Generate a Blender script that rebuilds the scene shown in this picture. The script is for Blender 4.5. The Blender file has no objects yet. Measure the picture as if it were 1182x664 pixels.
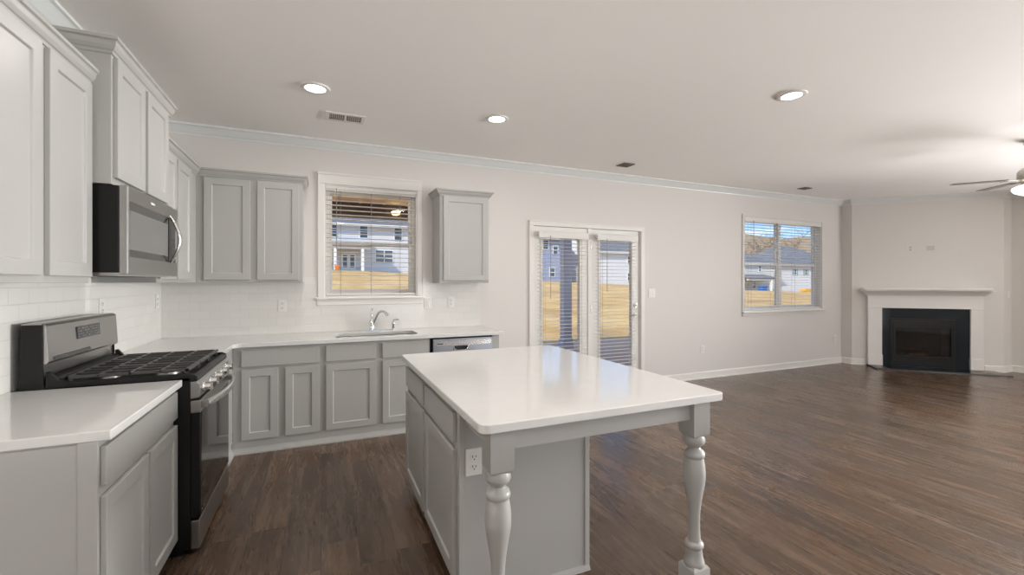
import bpy, bmesh, math, random
from mathutils import Vector, Matrix
random.seed(7)
SC = bpy.context.scene
C = SC.collection
PI = math.pi

# ---------------------------------------------------------------- camera, exposure
cam = bpy.data.cameras.new('camera')
cam.sensor_fit = 'HORIZONTAL'; cam.sensor_width = 36.0
cam.lens = 36.0 * 508.94 / 1182.0
cam.shift_x = 0.00064; cam.shift_y = -0.00514
cam.clip_start = 0.05; cam.clip_end = 1000
camo = bpy.data.objects.new('camera', cam); C.objects.link(camo)
camo.location = (0, 0, 1.3726)
camo.rotation_euler = (PI/2, 0, -0.4075)
SC.camera = camo
SC.view_settings.view_transform = 'Standard'
SC.view_settings.look = 'None'
SC.view_settings.exposure = 0.07
SC.view_settings.gamma = 1.0
SC.view_settings.use_curve_mapping = False
SC.cycles.use_denoising = True
SC.cycles.max_bounces = 10
SC.cycles.diffuse_bounces = 6
SC.cycles.transparent_max_bounces = 16
SC.cycles.sample_clamp_indirect = 6.0
SC.cycles.caustics_reflective = False
SC.cycles.caustics_refractive = False

# ---------------------------------------------------------------- light levels
SUN = 5.2
SKY = 1.7
DOWN = 7.8        # each recessed ceiling lamp
FILL_RIGHT = 132   # fill lamp outside each added window of the right wall
FILL_REAR = 6    # fill lamp outside each added window behind the camera
UPFILL_RIGHT = 205 # added fill lamps tilted up through those windows to brighten the ceiling
UPFILL_REAR = 85  # same upward fill at the added rear windows
FANLAMP = 5
WARM = (1.0, 0.945, 0.90)
FILL_TINT = (1.0, 0.98, 0.965)  # tint of the added fill lamps

def area(loc, direction, sx, sy, power, color, shape='RECTANGLE', spread=PI):
    l = bpy.data.lights.new('lamp', 'AREA'); l.shape = shape; l.size = sx
    if shape in ('RECTANGLE', 'ELLIPSE'): l.size_y = sy
    l.energy = power; l.color = color; l.spread = spread
    o = bpy.data.objects.new('lamp_or_fill', l); C.objects.link(o)  # shared by the ceiling lamps and the added fill lamps
    o.location = loc
    o.rotation_euler = Vector(direction).to_track_quat('-Z', 'Y').to_euler()
    return o
sl = bpy.data.lights.new('sun', 'SUN'); sl.energy = SUN; sl.angle = 0.009; sl.color = (1.0, 0.93, 0.82)
so = bpy.data.objects.new('sun', sl); C.objects.link(so)
so.rotation_euler = Vector((0.72, 0.36, -0.62)).to_track_quat('-Z', 'Y').to_euler()

# ---------------------------------------------------------------- node helpers
def lin(r, g, b):
    f = lambda c: (c/255)/12.92 if c/255 <= 0.04045 else (((c/255)+0.055)/1.055)**2.4
    return (f(r), f(g), f(b), 1)
class NT:
    def __init__(s, tree): s.t = tree; s.n = tree.nodes; s.l = tree.links
    def new(s, kind, **kw):
        n = s.n.new(kind)
        for k, v in kw.items(): setattr(n, k, v)
        return n
    def put(s, sock, v):
        if v is None: return
        if hasattr(v, 'is_linked') or isinstance(v, bpy.types.NodeSocket): s.l.new(v, sock)
        else: sock.default_value = v
    def math(s, op, a, b=None, c=None):
        n = s.new('ShaderNodeMath', operation=op)
        s.put(n.inputs[0], a); s.put(n.inputs[1], b); s.put(n.inputs[2], c)
        return n.outputs[0]
    def mix(s, f, a, b, blend='MIX'):
        n = s.new('ShaderNodeMix', data_type='RGBA', blend_type=blend)
        s.put(n.inputs[0], f); s.put(n.inputs[6], a); s.put(n.inputs[7], b)
        return n.outputs[2]
    def ramp(s, f, stops):
        n = s.new('ShaderNodeValToRGB'); s.put(n.inputs[0], f)
        e = n.color_ramp.elements
        while len(e) < len(stops): e.new(0.5)
        for i, (p, c) in enumerate(stops): e[i].position = p; e[i].color = c
        return n.outputs[0]
    def xyz(s, v):
        n = s.new('ShaderNodeSeparateXYZ'); s.l.new(v, n.inputs[0]); return n.outputs
    def vec(s, x, y, z):
        n = s.new('ShaderNodeCombineXYZ'); s.put(n.inputs[0], x); s.put(n.inputs[1], y); s.put(n.inputs[2], z); return n.outputs[0]
    def noise(s, v, scale, detail=2, rough=0.5):
        n = s.new('ShaderNodeTexNoise'); s.put(n.inputs['Vector'], v); n.inputs['Scale'].default_value = scale
        n.inputs['Detail'].default_value = detail; n.inputs['Roughness'].default_value = rough
        return n.outputs[0]
    def white(s, v):
        n = s.new('ShaderNodeTexWhiteNoise', noise_dimensions='3D'); s.put(n.inputs['Vector'], v); return n.outputs[0]
    def coord(s, which='Object'):
        return s.new('ShaderNodeTexCoord').outputs[which]
    def bump(s, h, strength, dist=0.002):
        n = s.new('ShaderNodeBump'); n.inputs['Strength'].default_value = strength; n.inputs['Distance'].default_value = dist
        s.put(n.inputs['Height'], h); return n.outputs[0]

def base_mat(name, color, rough=0.5, metal=0.0, spec=0.5, coat=0.0):
    m = bpy.data.materials.new(name); m.use_nodes = True
    nt = NT(m.node_tree); b = nt.n['Principled BSDF']
    b.inputs['Base Color'].default_value = color if len(color) == 4 else (*color, 1)
    b.inputs['Roughness'].default_value = rough; b.inputs['Metallic'].default_value = metal
    b.inputs['Specular IOR Level'].default_value = spec; b.inputs['Coat Weight'].default_value = coat
    return m, nt, b
def paint(name, color, rough=0.5, tex=60.0, var=0.03, bump=0.05, **kw):
    """painted / plain surface: slight mottling and orange-peel relief"""
    m, nt, b = base_mat(name, color, rough, **kw)
    c = nt.coord()
    n = nt.noise(c, tex, 3)
    cc = b.inputs['Base Color'].default_value[:]
    lo = tuple(x*(1-var) for x in cc[:3])+(1,); hi = tuple(min(1, x*(1+var)) for x in cc[:3])+(1,)
    nt.l.new(nt.mix(nt.noise(c, 1.7, 2), lo, hi), b.inputs['Base Color'])
    if bump: nt.l.new(nt.bump(n, bump, 0.001), b.inputs['Normal'])
    return m
def brushed(name, color, rough=0.3, axis=1):
    m, nt, b = base_mat(name, color, rough, metal=1.0)
    p = nt.xyz(nt.coord())
    s = [300, 300, 300]; s[axis] = 4
    v = nt.vec(nt.math('MULTIPLY', p[0], s[0]), nt.math('MULTIPLY', p[1], s[1]), nt.math('MULTIPLY', p[2], s[2]))
    n = nt.noise(v, 1.0, 2)
    nt.l.new(nt.math('MULTIPLY_ADD', n, 0.18, rough-0.09), b.inputs['Roughness'])
    nt.l.new(nt.bump(n, 0.04, 0.0005), b.inputs['Normal'])
    return m
def glow(name, color, strength):
    m = bpy.data.materials.new(name); m.use_nodes = True
    nt = NT(m.node_tree); b = nt.n['Principled BSDF']
    b.inputs['Base Color'].default_value = (0.8, 0.8, 0.8, 1)
    b.inputs['Emission Color'].default_value = (*color, 1); b.inputs['Emission Strength'].default_value = strength
    return m
def clear_glass(name, tint=(0.97, 0.98, 0.98, 1), refl=1.45):
    m = bpy.data.materials.new(name); m.use_nodes = True
    nt = NT(m.node_tree); out = nt.n['Material Output']; nt.n.remove(nt.n['Principled BSDF'])
    tr = nt.new('ShaderNodeBsdfTransparent'); tr.inputs[0].default_value = tint
    gl = nt.new('ShaderNodeBsdfGlossy'); gl.inputs['Roughness'].default_value = 0.02
    fr = nt.new('ShaderNodeFresnel'); fr.inputs[0].default_value = refl
    mx = nt.new('ShaderNodeMixShader')
    bf = nt.new('ShaderNodeNewGeometry').outputs['Backfacing']
    nt.l.new(nt.math('MULTIPLY', fr.outputs[0], nt.math('SUBTRACT', 1.0, bf)), mx.inputs[0]); nt.l.new(tr.outputs[0], mx.inputs[1]); nt.l.new(gl.outputs[0], mx.inputs[2])
    nt.l.new(mx.outputs[0], out.inputs[0])
    return m

# ---------------------------------------------------------------- world: blue sky with white clouds
w = bpy.data.worlds.new('sky'); SC.world = w; w.use_nodes = True
nt = NT(w.node_tree); bg = nt.n['Background']
v = nt.coord('Generated'); p = nt.xyz(v)
up = nt.math('MAXIMUM', p[2], 0.0)
sky = nt.ramp(up, [(0.0, (0.55, 0.72, 0.92, 1)), (0.12, (0.27, 0.50, 0.86, 1)), (0.5, (0.12, 0.30, 0.68, 1))])
den = nt.math('ADD', up, 0.12)
cv = nt.vec(nt.math('DIVIDE', p[0], den), nt.math('DIVIDE', p[1], den), 0.0)
cl = nt.noise(cv, 1.3, 6, 0.6)
cf = nt.ramp(cl, [(0.50, (0, 0, 0, 1)), (0.66, (1, 1, 1, 1))])
nt.l.new(nt.mix(cf, sky, (0.92, 0.93, 0.96, 1)), bg.inputs[0]); bg.inputs[1].default_value = SKY

# ---------------------------------------------------------------- materials
M = {}
M['wall'] = paint('wall paint', lin(214, 210, 206), 0.62, tex=220, var=0.01, bump=0.04)
M['ceiling'] = paint('ceiling paint', lin(247, 244, 241), 0.8, tex=160, var=0.01, bump=0.08)
M['trim'] = paint('white trim paint', lin(224, 222, 218), 0.35, var=0.01, bump=0.02)
M['crown'] = paint('shade tinted white crown paint', lin(220, 222, 221), 0.4, var=0.01, bump=0.02)  # trim white cooled, blue-grey of its shading put into the colour
M['cab'] = paint('grey cabinet paint', lin(170, 169, 166), 0.33, tex=90, var=0.02, bump=0.03)
M['cab_in'] = paint('dark cabinet gap', lin(40, 38, 36), 0.7)
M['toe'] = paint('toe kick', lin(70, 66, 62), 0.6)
M['steel'] = brushed('brushed steel', (0.43, 0.42, 0.405), 0.32, 1)
M['steel_dw'] = brushed('dishwasher steel', (0.42, 0.44, 0.50), 0.35, 0)
M['steel_lt'] = brushed('light steel', (0.72, 0.72, 0.71), 0.25, 1)
M['chrome'] = base_mat('chrome', (0.75, 0.75, 0.75), 0.08, 1.0)[0]
M['nickel'] = brushed('brushed nickel', (0.55, 0.52, 0.48), 0.28, 2)
M['black'] = paint('black enamel', (0.007, 0.007, 0.007), 0.35, var=0.1, bump=0.01, spec=0.3)
M['iron'] = paint('cast iron', (0.060, 0.058, 0.056), 0.34, tex=300, var=0.2, bump=0.1)
M['dark_glass'] = base_mat('dark oven glass', (0.012, 0.011, 0.010), 0.04, 0.0, 0.7)[0]
M['mw_glass'] = base_mat('microwave glass', (0.035, 0.034, 0.032), 0.10, 0.0, 0.9)[0]
M['mw_mesh'] = paint('microwave screen', (0.16, 0.155, 0.15), 0.25, tex=900, var=0.1, bump=0.05)
M['display'] = paint('display panel', (0.045, 0.045, 0.045), 0.2, var=0.2)
M['mark'] = paint('light marking', (0.27, 0.27, 0.27), 0.5)
M['plastic'] = paint('white plastic', lin(226, 224, 220), 0.35, var=0.01, bump=0.0)
M['slot'] = paint('dark slot', (0.02, 0.02, 0.02), 0.6)
def m_blind():
    m, nt, b = base_mat('white blind vinyl', lin(244, 243, 240), 0.4)
    tr = nt.new('ShaderNodeBsdfTranslucent'); tr.inputs[0].default_value = lin(244, 243, 240)
    mx = nt.new('ShaderNodeMixShader'); mx.inputs[0].default_value = 0.28
    nt.l.new(b.outputs[0], mx.inputs[1]); nt.l.new(tr.outputs[0], mx.inputs[2]); nt.l.new(mx.outputs[0], nt.n['Material Output'].inputs[0])
    return m
M['blind'] = m_blind()
M['cord'] = paint('blind cord', lin(150, 148, 145), 0.7)
M['glass'] = clear_glass('window glass')
M['fire_glass'] = clear_glass('fireplace glass', (0.30, 0.34, 0.36, 1), 1.5)
M['fire_in'] = paint('firebox soot', (0.02, 0.02, 0.021), 0.7, var=0.3)
M['log'] = paint('ceramic log', (0.10, 0.07, 0.05), 0.9, tex=40, var=0.5, bump=0.6)
M['ember'] = glow('ember', (1.0, 0.12, 0.05), 0.55)
M['lens'] = glow('lamp lens', (1.0, 0.97, 0.92), 12.0)
M['bowl'] = glow('frosted bowl', (1.0, 0.95, 0.88), 2.2)
M['blade'] = paint('fan blade', lin(112, 104, 98), 0.4, var=0.1)
M['grille_dark'] = paint('dim marking', (0.12, 0.12, 0.12), 0.4)
M['grille'] = paint('vent grille', lin(196, 190, 184), 0.5)
M['vent_dark'] = paint('vent dark', lin(110, 103, 97), 0.6)
M['vent_hole'] = paint('vent cavity', lin(150, 143, 137), 0.8)
M['edge_trim'] = paint('dark reducer strip', (0.02, 0.015, 0.012), 0.4)

def m_quartz():
    m, nt, b = base_mat('white quartz', (0.8, 0.79, 0.77), 0.09, spec=0.5)
    c = nt.coord()
    n = nt.noise(c, 9, 6, 0.65); n2 = nt.noise(c, 260, 2)
    col = nt.mix(nt.ramp(n, [(0.40, (0, 0, 0, 1)), (0.62, (1, 1, 1, 1))]), lin(211, 210, 208), lin(213, 212, 210))
    nt.l.new(nt.mix(nt.ramp(n2, [(0.62, (0, 0, 0, 1)), (0.72, (0.35, 0.35, 0.35, 1))]), col, lin(205, 202, 198)), b.inputs['Base Color'])
    return m
M['quartz'] = m_quartz()

def m_floor():
    m, nt, b = base_mat('wood plank floor', (0.1, 0.08, 0.06), 0.4, spec=0.65)
    p = nt.xyz(nt.coord())
    W, L = 0.178, 1.32
    rx = nt.math('DIVIDE', p[0], W); row = nt.math('FLOOR', rx)
    r1 = nt.white(nt.vec(row, 3.1, 0.0))
    ry = nt.math('ADD', nt.math('DIVIDE', p[1], L), nt.math('MULTIPLY', r1, 7.0)); col = nt.math('FLOOR', ry)
    rnd = nt.white(nt.vec(row, col, 5.0)); rnd2 = nt.white(nt.vec(col, row, 9.0))
    fx = nt.math('FRACT', rx); fy = nt.math('FRACT', ry)
    ex = nt.math('MULTIPLY', nt.math('MINIMUM', fx, nt.math('SUBTRACT', 1.0, fx)), W)
    ey = nt.math('MULTIPLY', nt.math('MINIMUM', fy, nt.math('SUBTRACT', 1.0, fy)), L)
    e = nt.math('MINIMUM', ex, ey)
    seam = nt.math('SUBTRACT', 1.0, nt.math('SMOOTH_MIN', nt.math('DIVIDE', e, 0.0022), 1.0, 0.2))
    off = nt.math('MULTIPLY', rnd, 40.0)
    warp = nt.noise(nt.vec(nt.math('MULTIPLY', p[0], 6.0), nt.math('MULTIPLY', p[1], 1.3), off), 1.0, 3)
    g = nt.noise(nt.vec(nt.math('MULTIPLY_ADD', p[0], 22.0, nt.math('MULTIPLY', warp, 2.2)), nt.math('MULTIPLY', p[1], 1.6), off), 1.0, 6, 0.62)
    fine = nt.noise(nt.vec(nt.math('MULTIPLY', p[0], 190.0), nt.math('MULTIPLY', p[1], 7.0), off), 1.0, 3, 0.6)
    knot = nt.noise(nt.vec(nt.math('MULTIPLY', p[0], 8.0), nt.math('MULTIPLY', p[1], 3.4), off), 1.0, 3, 0.5)
    cA = nt.ramp(g, [(0.25, lin(66, 51, 40)), (0.50, lin(90, 72, 58)), (0.75, lin(114, 94, 78))])
    cB = nt.mix(nt.math('MULTIPLY', nt.ramp(fine, [(0.35, (1, 1, 1, 1)), (0.55, (0, 0, 0, 1))]), 0.24), cA, lin(58, 46, 39))
    cC = nt.mix(nt.math('MULTIPLY', nt.ramp(knot, [(0.24, (1, 1, 1, 1)), (0.34, (0, 0, 0, 1))]), 0.75), cB, lin(44, 34, 28))
    hs = nt.new('ShaderNodeHueSaturation'); nt.put(hs.inputs['Color'], cC)
    nt.put(hs.inputs['Value'], nt.math('MULTIPLY_ADD', rnd2, 0.50, 0.72)); nt.put(hs.inputs['Saturation'], nt.math('MULTIPLY_ADD', rnd, 0.25, 1.0))
    nt.l.new(nt.mix(nt.math('MULTIPLY', seam, 0.8), hs.outputs[0], lin(34, 27, 23)), b.inputs['Base Color'])
    nt.l.new(nt.math('MULTIPLY_ADD', g, 0.14, 0.20), b.inputs['Roughness'])
    h = nt.math('SUBTRACT', nt.math('MULTIPLY', fine, 0.25), nt.math('MULTIPLY', seam, 1.0))
    nt.l.new(nt.bump(h, 0.28, 0.0012), b.inputs['Normal'])
    return m
M['floor'] = m_floor()

def m_tile(name, ax, tw, th, color, grout, rough=0.12, off=0.5, gw=0.0016, z0=0.888, bump=0.5, spec=0.5):
    """wall tile in running bond; ax = which object axis runs along the wall"""
    m, nt, b = base_mat(name, color, rough, spec=spec)
    p = nt.xyz(nt.coord())
    rz = nt.math('DIVIDE', nt.math('SUBTRACT', p[2], z0), th); row = nt.math('FLOOR', rz)
    sh = nt.math('MULTIPLY', nt.math('MODULO', nt.math('ABSOLUTE', row), 2.0), off)
    rx = nt.math('ADD', nt.math('DIVIDE', p[ax], tw), sh); colm = nt.math('FLOOR', rx)
    fx = nt.math('FRACT', rx); fz = nt.math('FRACT', rz)
    ex = nt.math('MULTIPLY', nt.math('MINIMUM', fx, nt.math('SUBTRACT', 1.0, fx)), tw)
    ez = nt.math('MULTIPLY', nt.math('MINIMUM', fz, nt.math('SUBTRACT', 1.0, fz)), th)
    e = nt.math('MINIMUM', ex, ez)
    g = nt.math('SUBTRACT', 1.0, nt.math('SMOOTH_MIN', nt.math('DIVIDE', e, gw), 1.0, 0.3))
    rnd = nt.white(nt.vec(row, colm, 1.0))
    c2 = tuple(x*0.965 for x in color[:3])+(1,)
    nt.l.new(nt.mix(nt.math('MULTIPLY', g, 0.9), nt.mix(rnd, color, c2), grout), b.inputs['Base Color'])
    nt.l.new(nt.math('MULTIPLY_ADD', g, 0.5, rough), b.inputs['Roughness'])
    wob = nt.math('MULTIPLY', nt.noise(nt.coord(), 14, 1), 0.5)
    nt.l.new(nt.bump(nt.math('SUBTRACT', wob, g), bump, 0.0015), b.inputs['Normal'])
    return m
M['tile_back'] = m_tile('subway tile', 0, 0.152, 0.0765, lin(222, 220, 216), lin(192, 189, 184))
M['tile_left'] = m_tile('subway tile side', 1, 0.152, 0.0765, lin(222, 220, 216), lin(178, 174, 168))
M['tile_black'] = m_tile('blue black hearth tile', 0, 0.305, 0.47, (0.010, 0.015, 0.019, 1), (0.02, 0.022, 0.024, 1), 0.07, 0.0, 0.0012, 0.0, 0.2, spec=0.22)

def m_boards(name, axis, width, c1, c2, rough=0.7):
    m, nt, b = base_mat(name, c1, rough)
    p = nt.xyz(nt.coord())
    r = nt.math('DIVIDE', p[axis], width); row = nt.math('FLOOR', r); f = nt.math('FRACT', r)
    e = nt.math('MINIMUM', f, nt.math('SUBTRACT', 1.0, f))
    s = nt.math('SUBTRACT', 1.0, nt.math('SMOOTH_MIN', nt.math('DIVIDE', e, 0.05), 1.0, 0.1))
    col = nt.mix(nt.white(nt.vec(row, 1.0, 2.0)), c1, c2)
    nt.l.new(nt.mix(nt.math('MULTIPLY', s, 0.7), col, tuple(x*0.35 for x in c1[:3])+(1,)), b.inputs['Base Color'])
    nt.l.new(nt.bump(nt.math('SUBTRACT', 0.0, s), 0.5, 0.006), b.inputs['Normal'])
    return m
M['siding_white'] = m_boards('white lap siding', 2, 0.2, lin(214, 214, 216), lin(208, 208, 212))
M['siding_blue'] = m_boards('blue grey lap siding', 2, 0.2, lin(150, 160, 186), lin(144, 154, 180))
M['siding_cream'] = m_boards('pale lap siding', 2, 0.2, lin(206, 206, 200), lin(200, 200, 195))
M['porch_ceiling'] = m_boards('pine ceiling boards', 1, 0.14, lin(240, 222, 192), lin(230, 208, 176))
M['deck'] = m_boards('deck boards', 1, 0.14, lin(196, 150, 114), lin(172, 130, 98))
M['brick'] = m_tile('red brick', 0, 0.22, 0.075, lin(140, 84, 66), lin(168, 150, 138), 0.8, 0.5, 0.006, 0.0)
M['shingle'] = m_boards('grey roof shingles', 1, 0.25, lin(110, 110, 113), lin(98, 98, 102))
M['house_trim'] = paint('house trim', lin(236, 236, 236), 0.5)
M['pane'] = base_mat('far window pane', (0.03, 0.05, 0.07), 0.05, 0, 0.8)[0]
M['beam'] = paint('dark beam stain', lin(72, 58, 46), 0.6, var=0.2)
M['post'] = paint('porch post paint', lin(176, 180, 196), 0.5)
M['porch_lamp'] = glow('porch lamp', (1.0, 0.75, 0.35), 3.0)
M['blue_bin'] = paint('blue plastic', lin(20, 96, 178), 0.4)
M['green_bin'] = paint('green plastic', lin(30, 140, 80), 0.4)
M['orange_toy'] = paint('orange plastic', lin(230, 130, 50), 0.4)
M['lumber'] = paint('raw lumber', lin(222, 168, 58), 0.7, tex=30, var=0.2)
M['bark'] = paint('tree bark', lin(112, 92, 74), 0.9, tex=30, var=0.2)
M['leaf'] = paint('yellow green leaves', lin(150, 148, 54), 0.8, tex=30, var=0.3)
M['shutter'] = paint('green shutter', lin(104, 132, 118), 0.6)
def m_lawn():
    m, nt, b = base_mat('dry winter lawn', lin(214, 176, 112), 0.9)
    c = nt.coord()
    n = nt.noise(c, 0.35, 5, 0.6); n2 = nt.noise(c, 9.0, 4, 0.7)
    col = nt.ramp(n, [(0.32, lin(158, 120, 66)), (0.5, lin(194, 152, 90)), (0.68, lin(214, 180, 122))])
    nt.l.new(nt.mix(nt.ramp(n2, [(0.35, (0.5, 0.5, 0.5, 1)), (0.6, (0, 0, 0, 1))]), col, lin(140, 118, 72)), b.inputs['Base Color'])
    return m
M['lawn'] = m_lawn()
M['hill'] = paint('wooded hill', lin(150, 128, 100), 0.95, tex=0.6, var=0.3, bump=0)

# ---------------------------------------------------------------- mesh helpers
class MB:
    def __init__(s): s.b = bmesh.new()
    def box(s, x0, x1, y0, y1, z0, z1):
        v = [s.b.verts.new(c) for c in ((x0,y0,z0),(x1,y0,z0),(x1,y1,z0),(x0,y1,z0),(x0,y0,z1),(x1,y0,z1),(x1,y1,z1),(x0,y1,z1))]
        for f in ((0,3,2,1),(4,5,6,7),(0,1,5,4),(1,2,6,5),(2,3,7,6),(3,0,4,7)): s.b.faces.new([v[i] for i in f])
        return s
    def prism(s, pts, axis, a, b):
        """polygon pts (2-D) extruded along axis from a to b; the 2-D axes are the other two in xyz order"""
        def P(q, t):
            if axis == 'z': return (q[0], q[1], t)
            if axis == 'y': return (q[0], t, q[1])
            return (t, q[0], q[1])
        A = [s.b.verts.new(P(q, a)) for q in pts]; B = [s.b.verts.new(P(q, b)) for q in pts]
        n = len(pts)
        s.b.faces.new(A[::-1]); s.b.faces.new(B)
        for i in range(n): s.b.faces.new((A[i], A[(i+1) % n], B[(i+1) % n], B[i]))
        return s
    def loops(s, rings, caps=True, closed=False):
        R = [[s.b.verts.new(c) for c in r] for r in rings]
        n = len(R[0]); m = len(R)
        for i in range(m if closed else m-1):
            for j in range(n):
                s.b.faces.new((R[i][j], R[i][(j+1) % n], R[(i+1) % m][(j+1) % n], R[(i+1) % m][j]))
        if caps and not closed:
            s.b.faces.new(R[0][::-1]); s.b.faces.new(R[-1])
        return s
    def lathe(s, prof, cx=0, cy=0, seg=28, cz=0):
        rings = [[(cx+r*math.cos(2*PI*k/seg), cy+r*math.sin(2*PI*k/seg), cz+z) for k in range(seg)] for z, r in prof]
        return s.loops(rings)
    def cyl(s, p0, p1, r, r1=None, seg=20):
        return s.tube([p0, p1], [r, r if r1 is None else r1], seg)
    def tube(s, pts, r, seg=12, sq=None):
        pts = [Vector(p) for p in pts]; n = len(pts)
        rs = r if isinstance(r, (list, tuple)) else [r]*n
        ref = None; rings = []
        for i, p in enumerate(pts):
            t = (pts[min(i+1, n-1)] - pts[max(i-1, 0)]).normalized()
            if ref is None:
                ref = Vector((0,0,1)) if abs(t.z) < 0.9 else Vector((1,0,0))
            u = t.cross(ref).normalized(); w = u.cross(t).normalized(); ref = w
            a, bq = (1, 1) if sq is None else sq
            rings.append([p + u*math.cos(2*PI*k/seg)*rs[i]*a + w*math.sin(2*PI*k/seg)*rs[i]*bq for k in range(seg)])
        return s.loops(rings)
    def sweep(s, path, prof, closed=False):
        """profile (out, z) swept along a 2-D path; out points to the right of travel, corners mitred"""
        P = [Vector(q) for q in path]; n = len(P); rings = []
        for i in range(n):
            d0 = (P[i]-P[i-1]).normalized() if (i > 0 or closed) else None
            d1 = (P[(i+1) % n]-P[i]).normalized() if (i < n-1 or closed) else None
            if d0 is None: d0 = d1
            if d1 is None: d1 = d0
            n0 = Vector((d0.y, -d0.x)); n1 = Vector((d1.y, -d1.x))
            nn = (n0+n1); nn = nn / max(1e-6, nn.dot(n0)) if nn.length > 1e-6 else n0
            rings.append([(P[i].x+nn.x*o, P[i].y+nn.y*o, z) for o, z in prof])
        return s.loops(rings, closed=closed)
    def plate(s, outer, holes, t0, t1, axis='y'):
        """flat plate with holes: loops in 2-D, thickness along axis"""
        b2 = bmesh.new(); edges = []
        for lp in [outer]+holes:
            vs = [b2.verts.new((q[0], q[1], 0)) for q in lp]
            edges += [b2.edges.new((vs[i], vs[(i+1) % len(vs)])) for i in range(len(vs))]
        bmesh.ops.triangle_fill(b2, use_beauty=True, use_dissolve=False, edges=edges)
        bmesh.ops.recalc_face_normals(b2, faces=b2.faces)
        g = bmesh.ops.extrude_face_region(b2, geom=list(b2.faces))
        for e in g['geom']:
            if isinstance(e, bmesh.types.BMVert): e.co.z = 1
        mp = {}
        for v in b2.verts:
            t = t0 + (t1-t0)*v.co.z
            c = {'y': (v.co.x, t, v.co.y), 'x': (t, v.co.x, v.co.y), 'z': (v.co.x, v.co.y, t)}[axis]
            mp[v] = s.b.verts.new(c)
        for f in b2.faces: s.b.faces.new([mp[v] for v in f.verts])
        b2.free(); return s
    def build(s, name, mat, parent=None, bevel=0.0, smooth=False, seg=2, loc=None):
        bmesh.ops.recalc_face_normals(s.b, faces=s.b.faces)
        me = bpy.data.meshes.new(name); s.b.to_mesh(me); s.b.free()
        o = bpy.data.objects.new(name, me); C.objects.link(o)
        me.materials.append(M[mat] if isinstance(mat, str) else mat)
        if parent is not None: o.parent = parent
        if loc is not None: o.location = loc
        if smooth:
            me.polygons.foreach_set('use_smooth', [True]*len(me.polygons))
            md = o.modifiers.new('smooth_by_angle', 'EDGE_SPLIT'); md.split_angle = math.radians(40)
        if bevel:
            md = o.modifiers.new('bevel', 'BEVEL'); md.width = bevel; md.segments = seg; md.limit_method = 'ANGLE'; md.angle_limit = math.radians(40)
        return o
def thing(name, label, cat, loc=(0,0,0), rotz=0.0, group=None):
    o = bpy.data.objects.new(name, None); C.objects.link(o)
    o.empty_display_size = 0.1; o.location = loc; o.rotation_euler = (0, 0, rotz)
    o['label'] = label; o['category'] = cat
    if group: o['group'] = group
    return o
def tag(o, label, cat, group=None):
    o['label'] = label; o['category'] = cat
    if group: o['group'] = group
    return o
def struct(o, label=None):
    o['kind'] = 'structure'
    if label: o['label'] = label
    return o
def sempty(name, loc=(0,0,0), rotz=0.0, label=None):
    o = bpy.data.objects.new(name, None); C.objects.link(o); o.location = loc; o.rotation_euler = (0,0,rotz)
    return struct(o, label)
def copy_tree(o, parent=None):
    c = o.copy(); C.objects.link(c)
    if parent is not None: c.parent = parent
    for ch in list(o.children): copy_tree(ch, c)
    return c
def rrect(x0, x1, y0, y1, r, seg=5, corners=(1,1,1,1)):
    pts = []
    for (cx, cy, a0), on in zip(((x1-r, y0+r, -PI/2), (x1-r, y1-r, 0), (x0+r, y1-r, PI/2), (x0+r, y0+r, PI)), corners):
        if on: pts += [(cx+r*math.cos(a0+PI/2*k/seg), cy+r*math.sin(a0+PI/2*k/seg)) for k in range(seg+1)]
        else:
            a = a0+PI/4; pts.append((cx+r*math.copysign(1, math.cos(a)), cy+r*math.copysign(1, math.sin(a))))
    return pts

# ================================================================ ROOM SHELL
D = 4.686; XL = -1.273; H = 2.755; XR = 9.76; YR = -2.4
TW = 0.15
struct(MB().box(XL-0.3, XR+0.3, YR-0.3, D+TW, -0.12, 0.0).build('floor', 'floor'))
struct(MB().box(XL-0.3, XR+0.3, YR-0.3, D+TW, H, H+0.2).build('ceiling', 'ceiling'))
def R4(x0, x1, z0, z1): return [(x0, z0), (x1, z0), (x1, z1), (x0, z1)]
W1 = (0.028, 0.935, 1.225, 2.335)
DR = (2.285, 3.905, 0.0, 2.065)
W2 = (5.82, 7.635, 0.93, 2.365)
struct(MB().plate([(XL-0.2, 0), (DR[0], 0), (DR[0], DR[3]), (DR[1], DR[3]), (DR[1], 0), (8.17, 0), (8.17, H), (XL-0.2, H)], [R4(*W1), R4(*W2)], D, D+TW, 'y').build('wall_back', 'wall'))
struct(MB().box(XL-0.2, XL, YR-0.2, D, 0, H).build('wall_left', 'wall'))
struct(MB().box(8.17, 8.4, 4.52, D+TW, 0, H).build('wall_nook', 'wall'))
WR3 = (-1.9, -0.3, 0.75, 2.3); WR4 = (0.1, 1.7, 0.75, 2.3)  # openings for the added right windows
struct(MB().plate(R4(YR-0.2, 3.18, 0, H), [R4(*WR3), R4(*WR4)], XR, XR+TW, 'x').build('wall_right', 'wall'))
struct(MB().box(9.52, XR+TW, 3.18, 3.40, 0, H).build('wall_return', 'wall'))
WB5 = (1.0, 2.8, 0.85, 2.3); WB6 = (4.36, 5.06, 0.1, 2.2)  # openings for the added rear windows
struct(MB().plate(R4(XL, XR, 0, H), [R4(*WB5), R4(*WB6)], YR-TW, YR, 'y').build('wall_rear', 'wall'))
# corner fireplace wall, local frame: x along the wall, -y into the room
FP = (8.18, 4.52, 0.0); FR = -PI/4
fw = MB().plate([(0, 0), (0.52, 0), (0.52, 0.78), (1.30, 0.78), (1.30, 0), (1.895, 0), (1.895, H), (0, H)], [], 0.0, 0.12, 'y').build('wall_fireplace', 'wall')
fw.location = FP; fw.rotation_euler = (0, 0, FR); struct(fw)

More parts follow.
